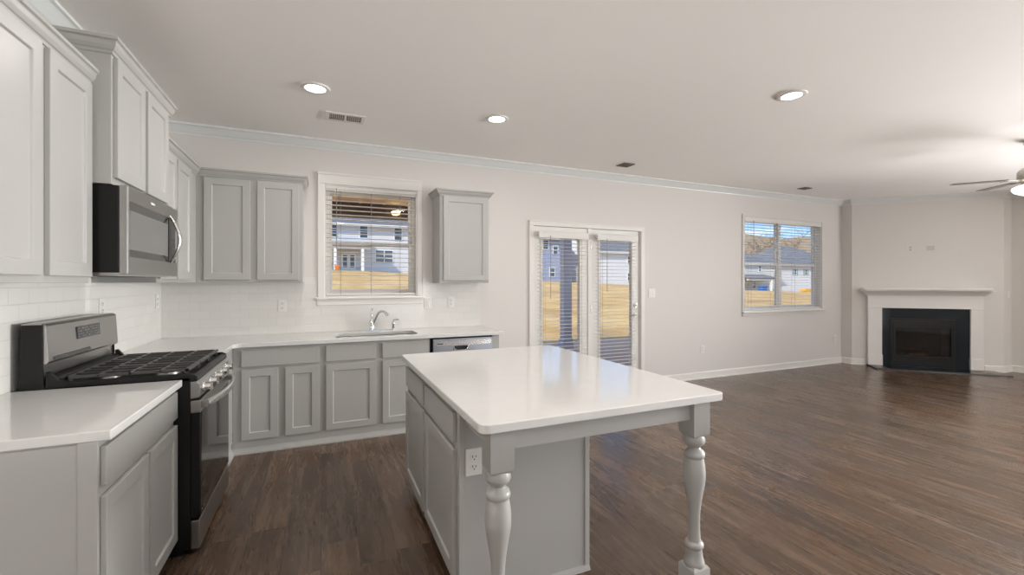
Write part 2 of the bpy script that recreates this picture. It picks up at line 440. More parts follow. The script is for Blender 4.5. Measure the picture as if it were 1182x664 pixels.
# crown moulding of the room
CP = [(0, H-0.088), (0.008, H-0.088), (0.012, H-0.074), (0.022, H-0.068), (0.058, H-0.028), (0.066, H-0.020), (0.082, H-0.016), (0.082, H), (0, H)]
s45 = math.sqrt(0.5)
path = [(XL, YR), (XL, D), (8.17, D), (8.17, 4.53), (9.52, 3.18), (XR, 3.18), (XR, YR)]
struct(MB().sweep(path, CP).build('trim_1', 'crown'))
BP = [(0, 0), (0.022, 0), (0.022, 0.012), (0.014, 0.022), (0.013, 0.085), (0.006, 0.098), (0, 0.10)]
struct(MB().sweep([(1.70, D), (2.24, D)], BP).build('baseboard_door', 'trim'))
struct(MB().sweep([(3.955, D), (8.17, D), (8.17, 4.53), (8.30, 4.40)], BP).build('baseboard_back', 'trim'))
struct(MB().sweep([(9.36, 3.34), (9.52, 3.18), (XR, 3.18), (XR, YR), (XL, YR), (XL, 1.80)], BP).build('baseboard_right', 'trim'))
# tile backsplash
struct(MB().plate([(XL+0.008, 0.888), (1.64, 0.888), (1.64, 1.425), (0.99, 1.425), (0.99, 1.20), (-0.033, 1.20), (-0.033, 1.425), (XL+0.008, 1.425)], [], D-0.008, D-0.0005, 'y').build('wall_backsplash_back', 'tile_back'))
struct(MB().box(XL+0.0005, XL+0.008, 1.0, D, 0.80, 1.42).build('wall_backsplash_left', 'tile_left'))

# ---------------------------------------------------------------- windows and patio door
def sash(mb, x0, x1, z0, z1, y0, y1, fr):
    mb.plate(R4(x0, x1, z0, z1), [R4(x0+fr, x1-fr, z0+fr, z1-fr)], y0, y1, 'y')
def make_window(name, op, y_in, units, mid, casing=True):
    root = sempty(name)
    x0, x1, z0, z1 = op
    # jamb liner
    MB().plate(R4(x0, x1, z0, z1), [R4(x0+0.012, x1-0.012, z0+0.012, z1-0.012)], D, D+TW, 'y').build('jamb', 'trim', root)
    for (a, b) in units:
        f = MB()
        sash(f, a, b, z0+0.012, z1-0.012, D+0.075, D+0.14, 0.032)
        f.build('window_frame', 'trim', root, bevel=0.003)
        lo = MB(); sash(lo, a+0.03, b-0.03, z0+0.04, mid+0.02, D+0.085, D+0.105, 0.032); lo.build('sash', 'trim', root, bevel=0.003)
        hi = MB(); sash(hi, a+0.03, b-0.03, mid-0.02, z1-0.04, D+0.110, D+0.130, 0.032); hi.build('sash', 'trim', root, bevel=0.003)
        MB().box(a+0.055, b-0.055, D+0.093, D+0.097, z0+0.06, mid).build('pane', 'glass', root)
        MB().box(a+0.055, b-0.055, D+0.118, D+0.122, mid, z1-0.06).build('pane', 'glass', root)
    return root
win1 = make_window('window_1', W1, D, [(W1[0]+0.012, W1[1]-0.012)], 1.765)
# painted casing with stool and apron
c = MB()
for xa, xb in ((-0.03, 0.03), (0.933, 0.985)):
    c.box(xa, xb, D-0.018, D-0.0005, 1.225, 2.335)
c.box(-0.03, 0.985, D-0.020, D-0.0005, 2.335, 2.445)
c.box(-0.034, 0.989, D-0.026, D-0.0005, 2.425, 2.447)
c.build('casing', 'trim', win1, bevel=0.004)
MB().box(-0.047, 1.003, D-0.045, D+0.075, 1.205, 1.226).build('stool', 'trim', win1, bevel=0.005)
MB().box(-0.038, 0.993, D-0.018, D-0.0005, 1.146, 1.205).build('apron', 'trim', win1, bevel=0.004)
win2 = make_window('window_2', W2, D, [(W2[0]+0.012, 6.715), (6.715, W2[1]-0.012)], 1.65)
MB().plate(R4(W2[0]-0.045, W2[1]+0.03, 0.93, 2.395), [R4(W2[0], W2[1], 0.9301, W2[3])], D-0.014, D-0.0005, 'y').build('casing', 'wall', win2, bevel=0.003)
MB().box(W2[0]-0.055, W2[1]+0.06, D-0.045, D+0.075, 0.908, 0.931).build('stool', 'trim', win2, bevel=0.005)
MB().box(W2[0]-0.045, W2[1]+0.045, D-0.016, D-0.0005, 0.86, 0.908).build('apron', 'wall', win2, bevel=0.003)

# added windows outside the view, made up to carry the fill lamps
def added_window(name, plane, pos, op, out):
    a0, a1, z0, z1 = op; root = sempty(name)
    def bb(u0, u1, t0, t1, q0, q1):
        return MB().box(u0, u1, t0, t1, q0, q1) if plane == 'y' else MB().box(t0, t1, u0, u1, q0, q1)
    t0, t1 = sorted((pos+out*0.03, pos+out*0.08)); am = (a0+a1)/2
    f = MB().plate(R4(a0, a1, z0, z1), [R4(a0+0.05, am-0.03, z0+0.05, z1-0.05), R4(am+0.03, a1-0.05, z0+0.05, z1-0.05)], t0, t1, plane)
    f.build('window_frame', 'trim', root)
    g0, g1 = sorted((pos+out*0.05, pos+out*0.054))
    bb(a0+0.05, am-0.03, g0, g1, z0+0.05, z1-0.05).build('pane', 'glass', root)
    bb(am+0.03, a1-0.05, g0, g1, z0+0.05, z1-0.05).build('pane', 'glass', root)
    t0, t1 = sorted((pos-out*0.018, pos-out*0.0005))
    MB().plate(R4(a0-0.07, a1+0.07, z0-0.07, z1+0.07), [R4(a0, a1, z0, z1)], t0, t1, plane).build('casing', 'trim', root)
    ctr = ((a0+a1)/2, (z0+z1)/2)
    return ctr, a1-a0, z1-z0
for nm, op in (('added_window_3', WR3), ('added_window_4', WR4)):
    (cc, zc), sx, sz = added_window(nm, 'x', XR, op, 1)
    area((XR+0.25, cc, zc), (-1, 0.08, -0.03), sx, sz, FILL_RIGHT, FILL_TINT, spread=1.5)
    area((XR+0.75, cc, zc-0.75), (-1, 0, 1.9), sx, 1.2, UPFILL_RIGHT, FILL_TINT)
for nm, op in (('added_window_5', WB5), ('added_window_6', WB6)):
    (cc, zc), sx, sz = added_window(nm, 'y', YR, op, -1)
    area((cc, YR-0.25, zc), (0, 1, 0), sx, sz, FILL_REAR, FILL_TINT)
    area((cc, YR-0.75, zc-0.75), (0, 1, 1.9), sx, 1.2, UPFILL_REAR, FILL_TINT)

# patio door: fixed leaf on the left, hinged leaf on the right
door = sempty('door_1')
c = MB()
c.box(2.247, 2.305, D-0.018, D-0.0005, 0, 2.045); c.box(3.885, 3.943, D-0.018, D-0.0005, 0, 2.045)
c.box(2.247, 3.943, D-0.018, D-0.0005, 2.045, 2.103)
c.box(2.243, 3.947, D-0.024, D-0.0005, 2.092, 2.106)
c.build('casing', 'trim', door, bevel=0.004)
c = MB(); c.box(2.285, 2.318, D, D+TW, 0, 2.065); c.box(3.872, 3.905, D, D+TW, 0, 2.065); c.box(2.318, 3.872, D, D+TW, 2.047, 2.065); c.box(3.068, 3.120, D+0.002, D+TW, 0.02, 2.047)
c.build('door_frame', 'trim', door, bevel=0.002)
MB().box(2.285, 3.905, D-0.02, D+TW+0.02, 0.0, 0.022).build('threshold', 'nickel', door, bevel=0.003)
for k, (x0, x1, g0, g1) in enumerate(((2.320, 3.066, 2.432, 2.945), (3.123, 3.869, 3.252, 3.745))):
    MB().plate(R4(x0, x1, 0.024, 2.043), [R4(g0, g1, 0.27, 1.905)], D+0.012, D+0.056, 'y').build('door_leaf', 'trim', door, bevel=0.002)
    MB().plate(R4(g0-0.028, g1+0.028, 0.242, 1.933), [R4(g0, g1, 0.27, 1.905)], D+0.004, D+0.012, 'y').build('glazing_frame', 'trim', door, bevel=0.003)
    MB().box(g0, g1, D+0.031, D+0.037, 0.27, 1.905).build('pane', 'glass', door)
hw = MB(); hw.cyl((3.815, D+0.012, 0.94), (3.815, D+0.004, 0.94), 0.032); hw.cyl((3.815, D+0.004, 0.94), (3.815, D-0.03, 0.94), 0.011)
hw.tube([(3.825, D-0.035, 0.94), (3.79, D-0.04, 0.94), (3.74, D-0.038, 0.937), (3.715, D-0.036, 0.935)], [0.011, 0.010, 0.008, 0.007])
hw.build('door_handle', 'nickel', door, smooth=True)
hw = MB(); hw.cyl((3.815, D+0.012, 1.07), (3.815, D-0.004, 1.07), 0.030); hw.box(3.806, 3.824, D-0.02, D-0.004, 1.06, 1.08); hw.build('deadbolt', 'nickel', door, smooth=True)
for z in (0.20, 1.04, 1.835):
    hg = MB(); hg.cyl((3.117, D+0.006, z-0.05), (3.117, D+0.006, z+0.05), 0.009); hg.build('hinge', 'nickel', door, smooth=True)

# ---------------------------------------------------------------- blinds
def blind(name, label, x0, x1, z0, z1, yc, pitch, valance, cords, wand, group=None, depth=0.05, tilt=-2):
    root = thing(name, label, 'window blind', ((x0+x1)/2, yc, z0), 0, group)
    hw = (x1-x0)/2; hh = z1-z0
    v = MB(); v.box(-hw-0.004, hw+0.004, -depth/2-0.014, -depth/2-0.002, hh-valance, hh); v.build('valance', 'blind', root, bevel=0.004)
    MB().box(-hw, hw, -depth/2, depth/2, hh-0.045, hh-0.002).build('headrail', 'blind', root)
    s = MB(); n = int((hh-valance*0.8-0.03)/pitch); ct, st = math.cos(math.radians(tilt)), math.sin(math.radians(tilt))
    for k in range(n):
        zc = 0.036+pitch*(k+0.55)
        d = depth/2*0.96
        a = [(-hw+0.004, -d*ct, zc-d*st-0.0014), (hw-0.004, -d*ct, zc-d*st-0.0014), (hw-0.004, d*ct, zc+d*st-0.0014), (-hw+0.004, d*ct, zc+d*st-0.0014)]
        b = [(q[0], q[1], q[2]+0.0028) for q in a]
        va = [s.b.verts.new(q) for q in a]; vb = [s.b.verts.new(q) for q in b]
        s.b.faces.new(va[::-1]); s.b.faces.new(vb)
        for i in range(4): s.b.faces.new((va[i], va[(i+1) % 4], vb[(i+1) % 4], vb[i]))
    s.build('slats', 'blind', root)
    MB().box(-hw+0.002, hw-0.002, -depth/2+0.002, depth/2-0.002, 0.002, 0.022).build('bottom_rail', 'blind', root, bevel=0.003)
    cd = MB()
    for f in cords:
        x = -hw + f*2*hw
        cd.cyl((x, -depth/2-0.001, 0.01), (x, -depth/2-0.001, hh-0.04), 0.0014, seg=6)
        cd.cyl((x, depth/2+0.001, 0.01), (x, depth/2+0.001, hh-0.04), 0.0014, seg=6)
    cd.build('ladder_cord', 'cord', root)
    if wand:
        x = -hw+wand[0]*2*hw
        MB().cyl((x, -depth/2-0.018, hh-valance*0.7), (x, -depth/2-0.018, hh-wand[1]), 0.004, seg=8).build('tilt_wand', 'cord', root)
    return root
blind('window_blind', 'white slatted blind in the kitchen window above the sink', 0.044, 0.919, 1.240, 2.320, D+0.030, 0.0465, 0.03, (0.155, 0.49, 0.82), (0.11, 0.62))
blind('window_blind', 'white slatted blind across the twin window of the living area', 5.836, 7.619, 0.946, 2.350, D+0.030, 0.0445, 0.062, (0.08, 0.36, 0.64, 0.92), (0.10, 0.50))
blind('window_blind', 'white slatted blind on the fixed patio door leaf without a handle', 2.352, 3.030, 0.225, 1.975, D-0.030, 0.0445, 0.075, (0.13, 0.87), (0.22, 0.80), depth=0.045)
blind('window_blind', 'white slatted blind on the hinged patio door leaf with the lever handle', 3.170, 3.790, 0.225, 1.975, D-0.030, 0.0445, 0.075, (0.13, 0.87), (0.22, 0.72), depth=0.045)

# ================================================================ CABINETRY
def shaker(x0, x1, z0, z1, y=0.0, t=0.019, rail=0.056, rec=0.009):
    """one door with a recessed centre panel, front at y-t"""
    mb = MB(); b = mb.b; f = y-t; ch = 0.004
    o = R4(x0, x1, z0, z1); i = R4(x0+rail, x1-rail, z0+rail, z1-rail); k = R4(x0+rail+ch, x1-rail-ch, z0+rail+ch, z1-rail-ch)
    vo = [b.verts.new((p[0], f, p[1])) for p in o]; vi = [b.verts.new((p[0], f, p[1])) for p in i]
    vk = [b.verts.new((p[0], f+rec, p[1])) for p in k]; vb = [b.verts.new((p[0], y-0.0004, p[1])) for p in o]
    for j in range(4):
        n = (j+1) % 4
        b.faces.new((vo[j], vo[n], vi[n], vi[j])); b.faces.new((vi[j], vi[n], vk[n], vk[j])); b.faces.new((vb[j], vb[n], vo[n], vo[j]))
    b.faces.new(vk); b.faces.new(vb[::-1])
    return mb
def slab(x0, x1, z0, z1, y=0.0, t=0.019): return MB().box(x0, x1, y-t, y-0.0004, z0, z1)
def add_doors(root, doors, drawers=()):
    for d in doors: shaker(*d).build('door', 'cab', root, bevel=0.0025)
    for d in drawers: slab(*d).build('drawer', 'cab', root, bevel=0.003)

CT = 0.888; CB = 0.855   # worktop top and underside
# --- base cabinet beside the range, nearest the camera
c1 = thing('base_cabinet', 'grey base cabinet with one drawer and two doors beside the near side of the range', 'cabinet', (-0.668, 1.855, 0), PI/2)
MB().box(0, 0.80, 0, 0.60, 0.098, CB).build('body', 'cab', c1, bevel=0.001)
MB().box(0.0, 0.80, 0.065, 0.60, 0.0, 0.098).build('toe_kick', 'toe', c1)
MB().box(-0.006, 0.0, 0.0, 0.05, 0.0, CB).build('end_stile', 'cab', c1, bevel=0.001)
MB().box(-0.004, 0.0, 0.05, 0.595, 0.0, CB-0.006).build('end_panel', 'cab', c1)
add_doors(c1, [(0.012, 0.399, 0.098, 0.668), (0.424, 0.797, 0.098, 0.668)], [(0.012, 0.797, 0.702, 0.832)])
# --- worktops
ct = MB(); ct.prism(rrect(XL+0.0085, -0.632, 1.848, 2.657, 0.004), 'z', CB, CT)
tag(ct.build('countertop', 'quartz', None, bevel=0.003), 'white quartz worktop on the near base cabinet beside the range', 'countertop')
L = [(XL+0.0085, 3.437), (-0.628, 3.437), (-0.628, 3.985)]
L += [(-0.628+0.05*(1-math.cos(a)), 3.985+0.05*math.sin(a)) for a in (PI/8, PI/4, 3*PI/8, PI/2)]
L += [(1.655, 4.035), (1.655, D-0.0085), (XL+0.0085, D-0.0085)]
SINK = (0.115, 0.845, 4.135, 4.50)
ct = MB(); ct.plate(L, [rrect(*SINK, 0.07)], CB, CT, 'z')
tag(ct.build('countertop', 'quartz', None, bevel=0.003), 'long white quartz worktop along the window wall with the sink cut in', 'countertop')

# --- base run under the window
YF = 4.070
def kick(root, x0, x1):
    k = MB(); k.prism([(-0.004, 0.0), (-0.012, 0.0), (-0.012, 0.012), (0.004, 0.05), (0.006, 0.098), (0.05, 0.098), (0.05, 0.0)], 'x', x0, x1); k.build('kick_moulding', 'cab', root)
c2 = thing('base_cabinet', 'grey base cabinet with one wide drawer above two narrow doors, left of the sink', 'cabinet', (-0.640, YF, 0))
MB().box(0, 0.632, 0, 0.60, 0.098, CB).build('body', 'cab', c2); kick(c2, -0.008, 0.632)
add_doors(c2, [(0.060, 0.319, 0.114, 0.673), (0.370, 0.625, 0.114, 0.673)], [(0.059, 0.624, 0.697, 0.830)])
c3 = thing('sink_cabinet', 'grey sink base cabinet with two false drawer fronts and two wide doors', 'cabinet', (-0.008, YF, 0))
b3 = MB(); b3.box(0, 0.938, 0, 0.02, 0.098, CB); b3.box(0, 0.018, 0.02, 0.60, 0.098, CB); b3.box(0.92, 0.938, 0.02, 0.60, 0.098, CB); b3.box(0.018, 0.92, 0.02, 0.60, 0.098, 0.116); b3.build('body', 'cab', c3)
kick(c3, 0.0, 0.938)
add_doors(c3, [(0.046, 0.455, 0.114, 0.673), (0.511, 0.920, 0.114, 0.673)])
for d in ((0.045, 0.454, 0.697, 0.830), (0.509, 0.920, 0.697, 0.830)): slab(*d).build('drawer_front', 'cab', c3, bevel=0.003)
c4 = thing('base_cabinet', 'grey corner base cabinet between the range and the sink wall run', 'cabinet', (-0.642, 3.437, 0), PI/2)
MB().box(0, 0.6318, 0.0, 0.60, 0.098, CB).build('body', 'cab', c4); kick(c4, 0.0, 0.6205)
# --- dishwasher and its end panel
dw = thing('dishwasher', 'stainless steel dishwasher under the end of the window worktop', 'dishwasher', (0.945, YF, 0))
MB().box(0, 0.604, 0.012, 0.58, 0.10, 0.852).build('body', 'black', dw)
MB().plate(R4(0.012, 0.600, 0.115, 0.838), [R4(0.205, 0.355, 0.728, 0.768)], -0.022, 0.010, 'y').build('door', 'steel_dw', dw, bevel=0.003)
MB().box(0.030, 0.585, -0.0235, -0.021, 0.775, 0.818).build('control_strip', 'steel_lt', dw)
MB().box(0.050, 0.105, -0.0245, -0.0235, 0.790, 0.798).build('badge', 'display', dw)
hp = MB(); hp.tube([(0.203, -0.018, 0.770), (0.215, -0.026, 0.738), (0.245, -0.028, 0.726), (0.315, -0.028, 0.726), (0.345, -0.026, 0.738), (0.357, -0.018, 0.770)], 0.006); hp.build('pocket_handle', 'steel_lt', dw, smooth=True)
MB().box(0.205, 0.355, 0.004, 0.010, 0.728, 0.768).build('handle_recess', 'display', dw)
MB().box(0.0, 0.604, 0.05, 0.07, 0.0, 0.10).build('toe_kick', 'black', dw)
ep = thing('cabinet_end_panel', 'narrow grey end panel closing the window run right of the dishwasher', 'cabinet panel', (1.551, YF, 0))
MB().box(0, 0.072, -0.004, 0.60, 0.0, CB).build('panel', 'cab', ep, bevel=0.002)

# --- wall cabinets
def crown_prof(z0, h, out=0.045):
    return [(0, z0), (0.006, z0), (0.009, z0+0.18*h), (0.015, z0+0.24*h), (0.30*out+0.012, z0+0.45*h), (0.72*out, z0+0.68*h), (0.78*out, z0+0.74*h), (out, z0+0.80*h), (out, z0+h), (0, z0+h)]
def wall_cabinet(label, loc, rz, L, depth, z0, z1, doors, cz, ch, path, out=0.045):
    r = thing('wall_cabinet', label, 'cabinet', loc, rz)
    MB().box(0, L, 0, depth, z0, z1).build('body', 'cab', r, bevel=0.0015)
    add_doors(r, doors)
    MB().sweep(path(L, depth), crown_prof(cz, ch, out)).build('crown_moulding', 'cab', r)
    return r
both = lambda L, d: [(0, d), (0, 0), (L, 0), (L, d)]
rightend = lambda L, d: [(0, 0), (L, 0), (L, d)]
wall_cabinet('grey two door wall cabinet beside the microwave, over the near worktop', (-0.962, 1.80, 0), PI/2, 0.782, 0.309, 1.37, 2.275,
    [(0.03, 0.379, 1.398, 2.262), (0.430, 0.766, 1.398, 2.262)], 2.268, 0.068, both, 0.036)
wall_cabinet('short deep grey wall cabinet with two doors above the microwave', (-0.884, 2.585, 0), PI/2, 0.835, 0.388, 1.825, 2.425,
    [(0.020, 0.372, 1.857, 2.413), (0.412, 0.755, 1.857, 2.413)], 2.420, 0.072, both, 0.036)
wall_cabinet('grey corner wall cabinet with two doors between the microwave and the window wall', (-0.949, 3.425, 0), PI/2, 0.950, 0.322, 1.37, 2.262,
    [(0.010, 0.358, 1.394, 2.245), (0.389, 0.731, 1.394, 2.245)], 2.256, 0.062, lambda L, d: [(0, 0), (L, 0)])
wall_cabinet('grey two door wall cabinet left of the kitchen window', (-0.949, 4.375, 0), 0, 0.797, 0.309, 1.37, 2.262,
    [(0.057, 0.390, 1.393, 2.247), (0.442, 0.768, 1.393, 2.247)], 2.256, 0.062, rightend)
wall_cabinet('single door grey wall cabinet right of the kitchen window', (1.100, 4.375, 0), 0, 0.528, 0.309, 1.366, 2.262,
    [(0.037, 0.511, 1.391, 2.250)], 2.254, 0.064, both)

# ================================================================ RANGE
RY0, RY1 = 2.668, 3.424; RL = RY1-RY0
rg = thing('range', 'stainless and black gas range between the two worktops', 'range', (-0.602, RY0, 0), PI/2)
# local: x along the wall, -y to the room, front plane of the body at y = 0
MB().box(0, RL, 0.0, 0.615, 0.03, 0.895).build('body', 'black', rg, bevel=0.003)
t = MB(); t.prism([(-0.026, 0.872), (-0.030, 0.884), (-0.026, 0.898), (-0.01, 0.905), (0.0, 0.904), (0.004, 0.896), (0.49, 0.896), (0.505, 0.905), (0.52, 0.935), (0.54, 0.945), (0.54, 0.87), (0.0, 0.87)], 'x', 0.004, RL-0.004)
t.build('cooktop', 'black', rg, bevel=0.002)
for xa, xb in ((0.0, 0.022), (RL-0.022, RL)):
    e = MB(); e.prism([(-0.028, 0.872), (-0.028, 0.902), (-0.005, 0.914), (0.46, 0.914), (0.50, 0.925), (0.53, 0.965), (0.545, 0.965), (0.545, 0.872)], 'x', xa, xb); e.build('side_rim', 'black', rg, bevel=0.006)
# back guard
bgp = MB(); bgp.prism([(0.540, 1.000), (0.535, 1.010), (0.545, 1.172), (0.552, 1.182), (0.560, 1.182), (0.565, 1.0)], 'x', 0.006, RL-0.002); bgp.build('control_back', 'steel', rg, bevel=0.002)
MB().box(0.012, RL-0.008, 0.560, 0.585, 0.90, 1.02).build('back_riser', 'steel', rg)
for xa, xb in ((-0.001, 0.008), (RL-0.006, RL+0.001)):
    sd = MB(); sd.prism([(0.548, 0.86), (0.553, 1.0), (0.553, 1.180), (0.625, 1.180), (0.632, 0.86)], 'x', xa, xb); sd.build('back_side', 'black', rg, bevel=0.002)
MB().box(0.0, RL, 0.556, 0.625, 1.172, 1.186).build('back_cap', 'steel', rg, bevel=0.002)
dp = MB(); dp.b.verts.ensure_lookup_table()
dp.prism([(0.5355, 1.083), (0.5395, 1.146), (0.545, 1.146), (0.542, 1.083)], 'x', 0.272, 0.522); dpo = dp.build('display', 'display', rg)
mk = MB(); random.seed(3)
for i in range(11):
    for j in range(4):
        if random.random() < 0.72:
            x = 0.282+i*0.0215; z = 1.092+j*0.0135; yy = 0.5350+(z-1.083)/0.063*0.004
            mk.box(x, x+random.uniform(0.004, 0.012), yy-0.0004, yy+0.002, z, z+random.uniform(0.002, 0.006))
mk.build('display_marks', 'mark', dpo)
MB().prism([(0.536, 1.012), (0.531, 1.016), (0.5335, 1.026), (0.537, 1.030)], 'x', 0.05, 0.40).build('vent_lip', 'display', rg)
# burners
for (bx, by, r) in ((0.16, 0.13, 0.048), (0.16, 0.37, 0.040), (RL/2, 0.25, 0.050), (RL-0.16, 0.13, 0.055), (RL-0.16, 0.37, 0.036)):
    b = MB(); b.lathe([(0, r*1.15), (0.010, r*1.1), (0.012, r*0.8), (0.016, r*0.8)], bx, by, 24, 0.897); bo = b.build('burner', 'steel', rg, smooth=True)
    b = MB(); b.lathe([(0, r*0.9), (0.004, r*0.95), (0.009, r*0.9), (0.011, r*0.3)], bx, by, 24, 0.913); b.build('burner_cap', 'iron', bo, smooth=True)
# three cast grates
for k in range(3):
    x0 = 0.026+k*(RL-0.052)/3+0.003; x1 = 0.026+(k+1)*(RL-0.052)/3-0.003; y0, y1 = 0.012, 0.488; zt, zb = 0.936, 0.922
    g = MB(); hb = 0.006
    g.box(x0, x1, y0, y0+0.018, zb, zt); g.box(x0, x1, y1-0.014, y1, zb, zt); g.box(x0, x0+0.013, y0, y1, zb, zt); g.box(x1-0.013, x1, y0, y1, zb, zt)
    xm = (x0+x1)/2
    for x in (xm-0.038, xm+0.038): g.box(x-hb, x+hb, y0, y1, zb, zt+0.001)
    for y in (0.13, 0.25, 0.37): g.box(x0, x1, y-hb, y+hb, zb, zt)
    for x, y in ((x0+0.012, y0+0.012), (x1-0.012, y0+0.012), (x0+0.012, y1-0.012), (x1-0.012, y1-0.012)): g.box(x-0.007, x+0.007, y-0.007, y+0.007, 0.897, zb)
    g.build('grate', 'iron', rg, bevel=0.002)
# control panel with knobs
cp = MB(); cp.prism([(0.0, 0.872), (-0.026, 0.872), (-0.040, 0.855), (-0.038, 0.790), (0.0, 0.785)], 'x', 0.0, RL); cp.build('control_panel', 'steel', rg, bevel=0.003)
for k in range(5):
    x = 0.085+k*(RL-0.17)/4
    kb = MB(); kb.cyl((x, -0.038, 0.826), (x, -0.046, 0.826), 0.026, 0.024, 24); kb.cyl((x, -0.044, 0.826), (x, -0.072, 0.827), 0.020, 0.017, 24); kb.box(x-0.005, x+0.005, -0.080, -0.068, 0.808, 0.846)
    kb.build('knob', 'steel_lt', rg, smooth=True)
# oven door
od = MB(); od.plate(R4(0.0, RL, 0.185, 0.775), [R4(0.055, RL-0.055, 0.215, 0.700)], -0.040, -0.002, 'y'); odo = od.build('oven_door', 'black', rg, bevel=0.003)
MB().box(0.02, RL-0.02, -0.0425, -0.030, 0.190, 0.715).build('oven_window', 'dark_glass', odo, bevel=0.002)
MB().box(-0.002, RL+0.002, -0.043, -0.001, 0.715, 0.777).build('door_top_rail', 'steel', odo, bevel=0.003)
h = MB(); n = 14
h.tube([(0.03+(RL-0.06)*i/n, -0.062-0.045*math.sin(PI*i/n)**0.8 if 0 < i < n else -0.062, 0.752) for i in range(n+1)], 0.013, 12, (1.0, 1.5)); ho = h.build('handle', 'steel_lt', odo, smooth=True)
for x in (0.035, RL-0.035): MB().box(x-0.014, x+0.014, -0.068, -0.042, 0.733, 0.770).build('handle_bracket', 'steel', ho, bevel=0.003)
MB().box(0.0, RL, -0.040, -0.002, 0.030, 0.172).build('drawer', 'steel', rg, bevel=0.004)
MB().box(0.02, RL-0.02, 0.04, 0.56, 0.0, 0.03).build('base', 'black', rg)

# ================================================================ MICROWAVE
MY0 = 2.598; ML = 0.765
mw = thing('microwave', 'stainless over the range microwave with a curved handle', 'microwave', (-0.862, MY0, 1.405), PI/2)
MB().box(0, ML, 0, 0.40, 0.012, 0.418).build('body', 'black', mw, bevel=0.003)
# stainless face made of rails round the glass
fz = MB(); fz.plate(R4(0, ML, 0.004, 0.420), [R4(0.016, 0.745, 0.088, 0.350)], -0.036, -0.001, 'y'); fzo = fz.build('door', 'steel', mw, bevel=0.005)
MB().box(0.016, 0.600, -0.032, -0.010, 0.088, 0.350).build('door_glass', 'mw_glass', fzo)
MB().box(0.016, 0.592, -0.0335, -0.030, 0.122, 0.308).build('window_screen', 'mw_mesh', fzo)
MB().box(0.608, 0.745, -0.033, -0.010, 0.088, 0.350).build('control_panel', 'dark_glass', mw)
for j in range(5):
    kp = MB()
    for i in range(3): kp.box(0.655+i*0.026, 0.668+i*0.026, -0.0342, -0.0325, 0.110+j*0.032, 0.113+j*0.032)
    kp.build('keypad_marks', 'grille_dark', mw)
MB().box(0.300, 0.355, -0.0375, -0.035, 0.380, 0.392).build('badge', 'plastic', mw, bevel=0.002)
h = MB(); n = 16
h.tube([(0.618, -0.034-0.052*math.sin(PI*i/n), 0.075+0.290*i/n) for i in range(n+1)], [0.007+0.006*math.sin(PI*i/n) for i in range(n+1)], 12, (1.2, 0.8)); h.build('handle', 'steel_lt', mw, smooth=True)
u = MB(); u.prism([(-0.030, 0.004), (0.06, 0.0), (0.39, 0.0), (0.39, 0.012), (-0.030, 0.012)], 'x', 0.004, ML-0.004); uo = u.build('underside', 'steel', mw)
for x in (0.07, 0.45):
    vg = MB()
    for k in range(12): vg.box(x+k*0.02, x+k*0.02+0.010, 0.10, 0.24, -0.003, 0.001)
    vg.build('vent_grille', 'vent_dark', uo)

# ================================================================ SINK, FAUCET, DISPENSER
sk = thing('sink', 'stainless undermount sink set into the window worktop', 'sink', (0.48, 4.3175, 0.65))
bz = MB(); hx, hy = 0.375, 0.193
rings = []
for (o, z) in ((0.012, 0.2035), (0.0, 0.2035), (-0.006, 0.19), (-0.012, 0.03), (-0.05, 0.0)):
    rings.append([(x, y, z) for x, y in rrect(-hx-o, hx+o, -hy-o, hy+o, 0.07+o*0.5)])
b = bz.b; RR = [[b.verts.new(q) for q in r] for r in rings]
for i in range(len(RR)-1):
    for j in range(len(RR[0])): b.faces.new((RR[i][j], RR[i][(j+1) % len(RR[0])], RR[i+1][(j+1) % len(RR[0])], RR[i+1][j]))
b.faces.new(RR[-1])
sko = bz.build('basin', 'steel', sk, smooth=True)
dr = MB(); dr.lathe([(0.001, 0.04), (0.004, 0.042), (0.005, 0.03), (0.002, 0.02), (0.002, 0.001)], 0, 0.05, 24); dr.build('drain', 'chrome', sk, smooth=True)
fc = thing('faucet', 'chrome single lever kitchen faucet behind the sink', 'faucet', (0.466, 4.598, CT))
MB().prism(rrect(-0.125, 0.125, -0.028, 0.028, 0.0275), 'z', 0.0, 0.010).build('base_plate', 'chrome', fc, bevel=0.003)
b = MB(); b.lathe([(0.010, 0.030), (0.020, 0.027), (0.05, 0.024), (0.085, 0.026), (0.10, 0.024), (0.112, 0.016), (0.116, 0.008)], 0, 0, 24); b.build('body', 'chrome', fc, smooth=True)
sp = MB(); dx, dy = 0.80, -0.60
pts = [(0.012, 0.07), (0.035, 0.11), (0.055, 0.15), (0.078, 0.182), (0.105, 0.196), (0.135, 0.192), (0.160, 0.172), (0.172, 0.150)]
sp.tube([(q*dx, q*dy, z) for q, z in pts], [0.013, 0.013, 0.012, 0.012, 0.0125, 0.013, 0.014, 0.0145], 14); sp.build('spout', 'chrome', fc, smooth=True)
lv = MB(); lv.tube([(-0.002, 0, 0.112), (-0.006, 0.0, 0.145), (-0.004, 0.002, 0.165), (0.0, 0.004, 0.20), (0.004, 0.006, 0.225)], [0.014, 0.009, 0.008, 0.009, 0.012], 12); lv.build('lever', 'chrome', fc, smooth=True)
sd_ = thing('soap_dispenser', 'small chrome soap dispenser right of the faucet', 'soap dispenser', (0.675, 4.598, CT))
b = MB(); b.lathe([(0.0, 0.024), (0.006, 0.024), (0.014, 0.014), (0.05, 0.012), (0.062, 0.018), (0.075, 0.017), (0.085, 0.010)], 0, 0, 20); b.build('body', 'chrome', sd_, smooth=True)
